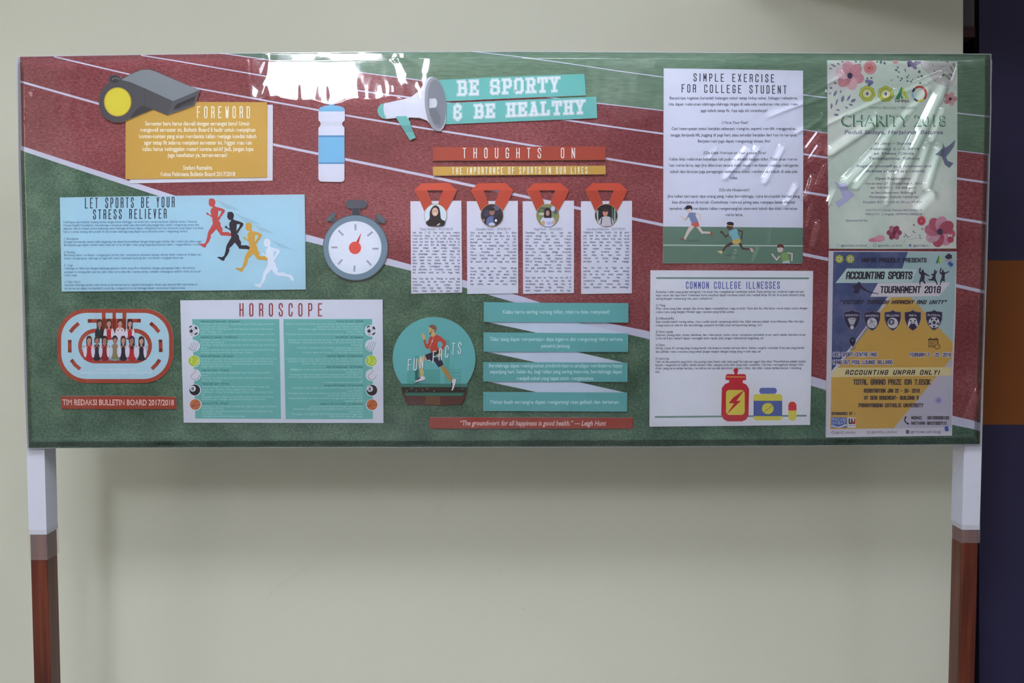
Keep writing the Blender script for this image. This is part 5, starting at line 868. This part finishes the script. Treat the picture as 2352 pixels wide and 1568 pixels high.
tp.part('location_text', [cap('GBC SPORT CENTRE AND', z7, 110, 865, 1045, 7.8, 3.6, HL, 5), cap('HANG OUT POOL LOUNGE BILLIARD', z7, 110, 1135, 1178, 7.6, 3.6, HL, 5), cap('FEBRUARY 7 - 22, 2018', z7, 1445, 2150, 1048, 7.6, 3.6, HL, 5),
    cap('GBC SPORT CENTRE AND', z7, 110, 865, 1045, 7.8, 1.5, mat((60, 60, 100)), 6), cap('HANG OUT POOL LOUNGE BILLIARD', z7, 110, 1135, 1178, 7.6, 1.5, mat((60, 60, 100)), 6), cap('FEBRUARY 7 - 22, 2018', z7, 1445, 2150, 1048, 7.6, 1.5, mat((60, 60, 100)), 6)])
emblem(tp, *z6(182, 880), 10.2); emblem(tp, *z6(345, 878), 10.4)
tri_logo(tp, z6, 1680, 820, 110, 125)
tp.part('event_logo', [poly(z6([(1765, 840), (1820, 795), (1870, 820), (1872, 870), (1820, 885), (1780, 870)]), mat((60, 56, 70)), 4), line(z6([(1780, 900), (1860, 905)]), 4, mat((172, 150, 156)), 4)])
# players
def person_shape(name, pts, lab=None, zz=z6): tp.part(name, [poly(zz(pts), mat((58, 50, 70)), 6)], lab)
person_shape('player_silhouette', [(1375, 1070), (1380, 1020), (1398, 1005), (1408, 1025), (1395, 1075), (1415, 1065), (1420, 1042), (1445, 1040), (1452, 1075), (1480, 1095), (1535, 1130), (1530, 1142), (1460, 1115), (1462, 1165), (1455, 1195), (1478, 1245), (1462, 1255), (1430, 1210), (1400, 1225), (1398, 1268), (1385, 1268), (1380, 1215), (1402, 1150), (1405, 1115), (1380, 1095)])
person_shape('player_silhouette', [(1512, 1190), (1515, 1180), (1560, 1180), (1590, 1130), (1560, 1120), (1558, 1108), (1598, 1100), (1605, 1045), (1625, 1040), (1630, 1070), (1655, 1050), (1650, 1075), (1628, 1105), (1625, 1170), (1645, 1215), (1660, 1265), (1645, 1268), (1620, 1215), (1590, 1200), (1560, 1205)])
person_shape('player_silhouette', [(1690, 1100), (1685, 1060), (1700, 1010), (1718, 1012), (1712, 1040), (1700, 1075), (1718, 1080), (1722, 1045), (1745, 1042), (1750, 1075), (1780, 1080), (1832, 1058), (1832, 1070), (1775, 1100), (1765, 1105), (1762, 1170), (1768, 1215), (1752, 1222), (1735, 1200), (1710, 1230), (1700, 1270), (1688, 1270), (1700, 1195), (1720, 1150), (1718, 1112)])
tp.part('billiard_player', [poly(z6([(370, 1290), (440, 1255), (470, 1222), (495, 1228), (515, 1275), (560, 1320), (640, 1370), (760, 1395), (755, 1402), (640, 1388), (540, 1345), (490, 1320), (475, 1392), (392, 1390), (410, 1320)]), mat((52, 50, 76)), 4), ell(*z6(757, 1402), 1.3, 1.5, TK_, 7, n=10)], 'dark figure leaning over a cue')
# sport badges
def shield(cx, cy, w_, h, lab, kind, zz=z7):
    P_ = [(cx, cy-h*.5), (cx+w_*.16, cy-h*.43), (cx+w_*.5, cy-h*.4), (cx+w_*.49, cy-h*.05), (cx+w_*.38, cy+h*.2), (cx+w_*.2, cy+h*.39), (cx, cy+h*.5), (cx-w_*.2, cy+h*.39), (cx-w_*.38, cy+h*.2), (cx-w_*.49, cy-h*.05), (cx-w_*.5, cy-h*.4), (cx-w_*.16, cy-h*.43)]
    big = [(cx+(x-cx)*1.07, cy+(y-cy)*1.05) for x, y in P_]
    D_ = mat((50, 48, 76)); Wt = mat((196, 198, 208)); X, Y = zz(cx, cy+h*.12); r = 11.5
    pr = [poly(zz(big), mat((120, 112, 140)), 5), poly(zz(P_), D_, 6), text(lab, zz(cx-w_*(.42 if len(lab) > 5 else .26), 0)[0], zz(cx+w_*(.42 if len(lab) > 5 else .26), 0)[0], zz(0, cy-h*.2)[1], 4.6, Wt, 7)]
    if kind == 0: pr += [poly([(X-10, Y-9), (X+10, Y-9), (X+4, Y+6), (X-4, Y+6)], Wt, 7), ell(X, Y+11, 4.2, 4.5, Wt, 7), ell(X, Y-8.5, 10, 2.6, Wt, 7)]+[line([(X+a*2.4, Y-9), (X+a, Y+6)], .5, D_, 8) for a in (-3, -1.5, 0, 1.5, 3)]+[line([(X-4.5, Y+5), (X+4.5, Y+5)], .8, D_, 8)]
    elif kind == 1: pr += [ell(X, Y, r, r+.6, Wt, 7), ring(X-9, Y+6, 14, 14, .8, D_, 8, -75, 5, 10), ring(X+4, Y+18, 15, 22, .8, D_, 8, 215, 290, 10), ring(X+12, Y-5, 13, 14, .8, D_, 8, 100, 200, 10), line([(X-3, Y-11), (X-4, Y), (X-1, Y+11)], .8, D_, 8)]
    elif kind == 2: pr += [ell(X, Y+.5, 12, 12.2, Wt, 7), ell(X-3, Y-2, 7, 7, D_, 8), ell(X-3, Y-2, 4.8, 5, mat((120, 118, 136)), 9), text('8', X-5, X-1, Y+1.2, 6, Wt, 10)]
    elif kind == 3: pr += [poly([(X-8, Y-9), (X-4, Y-11), (X+4, Y-11), (X+8, Y-9), (X+11, Y), (X+12, Y+8), (X+9, Y+9), (X+5, Y+2), (X-5, Y+2), (X-9, Y+9), (X-12, Y+8), (X-11, Y)], Wt, 7), ell(X-5, Y-5, 2, 2, D_, 8, n=10), ell(X+5, Y-5, 2, 2, D_, 8, n=10), ell(X-2.8, Y-.8, 1.5, 1.5, D_, 8, n=8), ell(X+2.8, Y-.8, 1.5, 1.5, D_, 8, n=8)]
    else: pr += [ell(X, Y, 12.6, 12.6, Wt, 7), poly(ngon(X, Y, 4.2, 5, -math.pi/2), D_, 8)]+[poly(ngon(X+9.2*math.cos(a), Y+9.2*math.sin(a), 3, 5, a), D_, 8) for a in [math.pi/2+2*math.pi*i/5 for i in range(5)]]+[line([(X+4*math.cos(a), Y+4*math.sin(a)), (X+8*math.cos(a), Y+8*math.sin(a))], .8, D_, 8) for a in [-math.pi/2+2*math.pi*i/5 for i in range(5)]]
    tp.part('sport_badge', pr)
for k_, (x, y, s) in enumerate(((432, 418, 'BADMINTON'), (782, 425, 'BASKETBALL'), (1142, 422, 'BILLIARD'), (1492, 422, 'FIFA'), (1862, 418, 'FUTSAL'))): shield(x, y, 272, 345, s, k_)
tp.part('map_pin_icon', [ell(*z7(442, 775), 7.2, 7, TK_, 5), poly(z7([(390, 800), (494, 800), (445, 885)]), TK_, 5), ell(*z7(442, 772), 3.2, 3.2, NB_, 6), ring(*z7(442, 900), 6.5, 3, .8, TK_, 5, -30, 210, 12)])
CI = mat((78, 56, 44)); tp.part('calendar_icon', [line(z7([(1768, 750), (1925, 750), (1925, 810)]), 2.4, CI, 5), line(z7([(1768, 750), (1768, 885), (1865, 885)]), 1.4, CI, 5), line(z7([(1795, 720), (1795, 750)]), 1.6, CI, 5), line(z7([(1898, 720), (1898, 750)]), 1.6, CI, 5), line(z7([(1768, 760), (1925, 760)]), 2, CI, 5)]+[ell(*z7(1800+a*30, 795+b_*32), 1.4, 1.4, CI, 5, n=8) for a in range(4) for b_ in range(3) if not (a == 3 and b_ > 0)]+[ring(*z7(1920, 875), 6, 6, 1.4, CI, 6), line(z7([(1920, 845), (1920, 875), (1940, 875)]), .9, CI, 6)])
tp.part('sponsor_logo', [poly(z8([(78, 820), (340, 822), (340, 1002), (75, 1000)]), mat((74, 96, 158)), 5), poly(z8([(75, 955), (200, 985), (340, 935), (340, 965), (220, 1004), (75, 985)]), mat((190, 198, 224)), 6), text('POCARI', z8(88, 0)[0], z8(328, 0)[0], z8(0, 885)[1], 7, mat((170, 184, 222)), 7), text('SWEAT', z8(88, 0)[0], z8(318, 0)[0], z8(0, 945)[1], 6.5, mat((170, 184, 222)), 7)], 'blue sponsor logo')
tp.part('sponsor_logo', [poly(z8([(355, 822), (498, 825), (495, 1005), (352, 1000)]), mat((206, 204, 212)), 5), strokes('U', z8(385, 0)[0], z8(428, 0)[0], z8(0, 925)[1], 9.5, 3.4, TK_, 6, 1), strokes('J', z8(450, 0)[0], z8(478, 0)[0], z8(0, 925)[1], 9.5, 3.4, mat((170, 50, 60)), 6, 1), line(z8([(365, 965), (490, 965)]), 1.6, mat((150, 150, 160)), 6)], 'white UJ sponsor logo')
tp.part('phone_icon', [line(spl(z8([(1368, 815), (1352, 860), (1368, 905), (1410, 935)]), 4, False), 2.6, TK_, 5), ell(*z8(1365, 822), 3, 2, TK_, 6, rot=-50, n=10), ell(*z8(1405, 930), 3, 2.2, TK_, 6, rot=20, n=10)])
tp.part('footer_icon', [ring(*z8(x, 1085), 3.2, 3.2, 1.5, mat((140, 136, 152)), 5, n=12) for x in (100, 722)]+[poly(z8(rrect_pts(1370, 1040, 1430, 1105, 14)), mat((100, 94, 110)), 5)])
tp.part('ink_stain', [ell(*z8(1940, 525), 8.5, 8.2, mat((166, 158, 198)), 5), ell(*z8(1940, 528), 5, 5, mat((146, 134, 190)), 6), ell(*z8(2068, 562), 1.2, 1.8, mat((150, 144, 186)), 5, n=8), ell(*z8(2030, 600), .9, .9, mat((160, 154, 190)), 5, n=8)], 'violet ink stain')
# ============================================================ push pins
def pin(px, py, col, lab, tx=0.0, ty=0.0, sc=1.0, nb=.0053):
    prof = [(0, 0), (.0045, 0), (.0047, .0012), (.003, .0022), (.0022, .0036), (.0026, .0058), (.0044, .0068), (.0046, .0082), (.0034, .009), (0, .0092)]
    V, Fc = [], []; k = 14
    for r, h in prof:
        for i in range(k): V.append((r*sc*math.cos(2*math.pi*i/k), r*sc*math.sin(2*math.pi*i/k), .0006+h*sc))
    for j in range(len(prof)-1):
        for i in range(k): Fc.append((j*k+i, j*k+(i+1) % k, (j+1)*k+(i+1) % k, (j+1)*k+i))
    u, v = Pm([(px, py)], nb)[0]
    root = bpy.data.objects.new('push_pin', None); COL.objects.link(root)
    root.matrix_world = BM @ Matrix.Translation((u, v, nb)) @ Matrix.Rotation(tx, 4, 'X') @ Matrix.Rotation(ty, 4, 'Y')
    mk('head', V, Fc, mat(col, rough=.2, spec=.5), parent=root, smooth=True)
    boxes('needle', [(-.0004, .0004, -.0004, .0004, -.004, .001)], mat((150, 150, 155), rough=.3, metallic=1.0), root)
    return tag(root, lab, 'push pin', 'push pins on the two right posters')
pin(2180, 604, (52, 100, 184), 'blue push pin at the upper right corner of the tournament poster', .5, .3)
pin(2174, 982, (52, 96, 180), 'blue push pin at the lower right corner of the tournament poster', .4, -.3)
pin(2170, 167, (196, 200, 196), 'off-white push pin at the top right corner of the charity poster', .5, .2, nb=.0049)
pin(2178, 541, (206, 202, 190), 'off-white push pin in the flower at the bottom right of the charity poster', .2, .9, nb=.0049)
# ============================================================ clear plastic film stretched over the whole board
xsA = np.arange(44, 1640, 4.0); xsB = np.arange(1640, 2277, 1.7)
X = np.concatenate([xsA, xsB, [2277.5]]); Yr = np.concatenate([np.arange(0, 130, 1.5), np.arange(130, 905, 2.1), [905.0]])/905.0
XX = np.repeat(X[None, :], len(Yr), 0); tops = np.interp(X, [a for a, b_ in TOPC], [b_ for a, b_ in TOPC])+.5; bots = np.interp(X, [a for a, b_ in BOTC[::-1]], [b_ for a, b_ in BOTC[::-1]])+.5
YY = tops[None, :]+(bots-tops)[None, :]*Yr[:, None]
lft = np.interp(YY, [129, 380, 500, 700, 880, 980, 1030], [40, 42, 46, 51, 56, 59.5, 62.5]); rgt = np.interp(YY, [123, 250, 400, 620, 800, 960, 1021], [2277, 2277, 2273, 2267, 2261, 2254, 2252])
XX = lft+(rgt-lft)*((XX-44)/(2277.5-44))
base = .0150
def sm(t): t = np.clip(t, 0, 1); return t*t*(3-2*t)
dt = YY-tops[None, :]
e = base*np.minimum.reduce([sm((XX-lft)/12), sm((rgt-XX)/16), sm((bots[None, :]-YY)/22)])
etA = .25+.75*np.clip(dt/15, 0, 1); etA = np.where(dt < 3, etA*dt/3, etA)
yb = 228+6*np.sin(XX/37.0)+4*np.sin(XX/15.0+1)
tB = np.clip((YY-140)/(yb-140), 0, 1)
etB = .10+.90*(tB**1.12)
etB = np.where(dt < 3, etB*dt/3, etB)
wB = sm((XX-570)/50)*(1-sm((XX-900)/90))
etop = etA*(1-wB)+etB*wB
H = e*etop
# broad slack waves and fine wrinkles
def waves(n_, amp, lo, hi, seed, ang=None):
    r = np.random.default_rng(seed); o_ = np.zeros_like(XX)
    for _ in range(n_):
        L_ = r.uniform(lo, hi); a = r.uniform(0, math.pi) if ang is None else ang+r.normal(0, .12)
        o_ += np.sin((XX*math.cos(a)+YY*math.sin(a))*2*math.pi/L_+r.uniform(0, 6.28))*amp*L_/hi
    return o_
H += waves(7, .00016, 140, 420, 3)*np.clip(e/base, 0, 1)*sm((dt-10)/40)*(1-.7*wB)
H += waves(6, .00005, 22, 60, 5)*np.clip(e/base, 0, 1)
mtop = sm((XX-560)/60)*(1-sm((XX-980)/80))*np.clip(1-np.abs(YY-195)/75, 0, 1)
H += waves(8, .00007, 9, 30, 9, ang=0.0)*mtop*(.3+sm((YY-170)/50))
H += waves(5, .00012, 24, 60, 19, ang=1.1)*mtop*sm((YY-165)/30)
rgm = sm((XX-1640)/120)
H += waves(5, .00016, 60, 170, 23, ang=-.95)*rgm*np.clip(e/base, 0, 1)*(1-sm((YY-560)/120))
H += waves(5, .00009, 40, 120, 29, ang=.15)*rgm*np.clip(e/base, 0, 1)
def ridge(x0, y0, x1, y1, w, amp, sharp=2.0, ta=.25, tb=.25):
    global H
    L_ = math.hypot(x1-x0, y1-y0); ux, uy = (x1-x0)/L_, (y1-y0)/L_
    t = ((XX-x0)*ux+(YY-y0)*uy)/L_; d = (XX-x0)*(-uy)+(YY-y0)*ux
    env = np.clip(t/ta, 0, 1)*np.clip((1-t)/tb, 0, 1); env = env*env*(3-2*env)
    H = H + amp*env*np.exp(-np.abs(d/w)**sharp)
LAMP2 = np.array([.22, -2.15, 2.78]); LAMP1 = np.array([-.87, -2.05, 2.78])
def facet(x0, y0, x1, y1, w, f=1.0, lamp_=None, ta=.1, tb=.12, probe=False):
    """sharp pulled crease in the film: a flat-sided fold sloped to mirror a lamp into the camera"""
    global H
    if lamp_ is None:      # the part of the long lamp that the fold can mirror
        best = None
        for yy in np.linspace(-2.3, -1.25, 12):
            q_ = facet(x0, y0, x1, y1, w, f, np.array([.22, yy, 2.78]), probe=True)
            if best is None or q_ < best[0]: best = (q_, yy)
        lamp_ = np.array([.22, best[1], 2.78])
    mx_, my_ = (x0+x1)/2, (y0+y1)/2; u_, v_ = Pm([(mx_, my_)], .016)[0]
    pt = np.array(P0)+np.array(VU)*u_+np.array(VV)*v_+np.array(VN)*.016
    a = lamp_-pt; a /= np.linalg.norm(a); c_ = np.array([0, -DIST, CAMZ])-pt; c_ /= np.linalg.norm(c_); h = a+c_
    g = np.array([h @ np.array(VU), h @ np.array(VV)])/(h @ np.array(VN))
    L_ = math.hypot(x1-x0, y1-y0); ux, uy = (x1-x0)/L_, (y1-y0)/L_
    pv = np.array([uy, ux])            # unit vector across the fold, board axes (v up)
    s_ = g @ pv  # slope picked so the fold side catches the lamp's glint
    if probe: return abs(g @ np.array([ux, -uy]))
    t = ((XX-x0)*ux+(YY-y0)*uy)/L_; d = ((XX-x0)*uy-(YY-y0)*ux)*(1 if s_ >= 0 else -1)   # d grows toward the lit side
    env = np.clip(t/ta, 0, 1)*np.clip((1-t)/tb, 0, 1)
    w = w*1.25; px = .001075*w
    q = np.clip(1-np.abs(d-0)/w, 0, 1); q = np.where(d < 0, np.clip(1+d/(w*.8), 0, 1), q)
    H = H+abs(s_)*f*px*q*np.clip(env, 0, 1)
for r_ in ((2174, 180, 2056, 424, 13), (2168, 240, 2138, 325, 8), (2160, 330, 2126, 436, 11), (2134, 196, 2018, 330, 10), (2044, 312, 1930, 428, 12), (2166, 166, 2046, 216, 5), (2060, 206, 1884, 284, 7), (2040, 330, 1958, 432, 10), (2131, 328, 2088, 446, 8), (2046, 386, 2036, 470, 8), (2020, 268, 1896, 352, 14),
           (1936, 166, 1840, 214, 6), (1900, 210, 1756, 264, 7), (1890, 262, 1822, 302, 7), (1884, 300, 1848, 348, 6), (1722, 333, 1660, 410, 9), (1742, 332, 1708, 385, 8), (1645, 336, 1622, 364, 5), (1766, 380, 1766, 470, 3), (1768, 515, 1766, 560, 3.5), (2150, 436, 2104, 484, 14), (1880, 505, 1866, 566, 7), (2218, 956, 2250, 880, 5), (1884, 330, 1856, 372, 6), (1896, 376, 1872, 430, 5), (1864, 468, 1850, 520, 5), (1830, 420, 1800, 470, 8), (1704, 440, 1690, 470, 4), (1600, 560, 1594, 580, 3), (1690, 572, 1682, 596, 4), (1740, 566, 1728, 598, 4), (1916, 430, 1900, 470, 6)): facet(*r_)
for r_ in ((1800, 330, 1752, 420, 8), (2100, 300, 2060, 380, 6), (1868, 400, 1850, 460, 6), (2200, 150, 2186, 190, 3)): facet(*r_, lamp_=LAMP1)
rr = np.random.default_rng(77)
for _ in range(26):
    x_, y_ = rr.uniform(70, 1600), rr.uniform(250, 990); a = rr.uniform(0, 3.14); L_ = rr.uniform(10, 26); ridge(x_, y_, x_+math.cos(a)*L_, y_+math.sin(a)*L_, 2.6, rr.uniform(.0003, .0007))
for x_, y_, x2, y2 in ((72, 205, 78, 222), (48, 262, 54, 266), (50, 280, 55, 283), (905, 190, 908, 216), (900, 135, 912, 145), (1720, 330, 1735, 400)): ridge(x_, y_, x2, y2, 4, .0011)
np.maximum(H, .0013, out=H)
uvh = Pm(np.stack([XX.ravel(), YY.ravel()], 1), H.ravel())
nr, nc = XX.shape
co = np.concatenate([uvh, H.reshape(-1, 1)], 1).astype(np.float32)
idx = np.arange(nr*nc).reshape(nr, nc); fa = np.stack([idx[:-1, :-1], idx[1:, :-1], idx[1:, 1:], idx[:-1, 1:]], -1).reshape(-1, 4)
me = bpy.data.meshes.new('plastic_film'); me.vertices.add(len(co)); me.vertices.foreach_set('co', co.ravel())
me.loops.add(fa.size); me.loops.foreach_set('vertex_index', fa.ravel().astype(np.int32)); me.polygons.add(len(fa)); me.polygons.foreach_set('loop_start', np.arange(0, fa.size, 4, dtype=np.int32))
me.polygons.foreach_set('use_smooth', np.ones(len(fa), bool)); me.update(calc_edges=True); me.validate()
fm = bpy.data.materials.new('clear_film'); fm.use_nodes = True; nt = fm.node_tree; nt.nodes.clear()
tr = nt.nodes.new('ShaderNodeBsdfTransparent'); tr.inputs[0].default_value = (.995, .995, .995, 1)
gl = nt.nodes.new('ShaderNodeBsdfGlossy'); gl.inputs['Roughness'].default_value = .065
fr = nt.nodes.new('ShaderNodeFresnel'); fr.inputs[0].default_value = 1.5
ml = nt.nodes.new('ShaderNodeMath'); ml.operation = 'MULTIPLY'; ml.inputs[1].default_value = 1.45; ml.use_clamp = True
m1 = nt.nodes.new('ShaderNodeMixShader'); oo = nt.nodes.new('ShaderNodeOutputMaterial')
nt.links.new(fr.outputs[0], ml.inputs[0]); nt.links.new(ml.outputs[0], m1.inputs[0]); nt.links.new(tr.outputs[0], m1.inputs[1]); nt.links.new(gl.outputs[0], m1.inputs[2]); nt.links.new(m1.outputs[0], oo.inputs[0])
me.materials.append(fm)
film = bpy.data.objects.new('plastic_film', me); COL.objects.link(film); film.matrix_world = BM
tag(film, 'clear plastic film stretched over the whole board, creased at the right', 'plastic film')

fl_n = -.0125
fl = Pm([(2189, 1018), (2217, 1019), (2216, 1036), (2203, 1060), (2191, 1092), (2187, 1060)], -.012)
fc_ = [(a, b_, -.012) for a, b_ in fl.tolist()]+[(a, b_, -.0125) for a, b_ in fl.tolist()]
mk('loose_corner', fc_, [tuple(range(6)), tuple(range(6, 12))[::-1]]+[(i, 6+i, 6+(i+1) % 6, (i+1) % 6) for i in range(6)], tapem, lg)['label'] = 'loose flap of clear film'
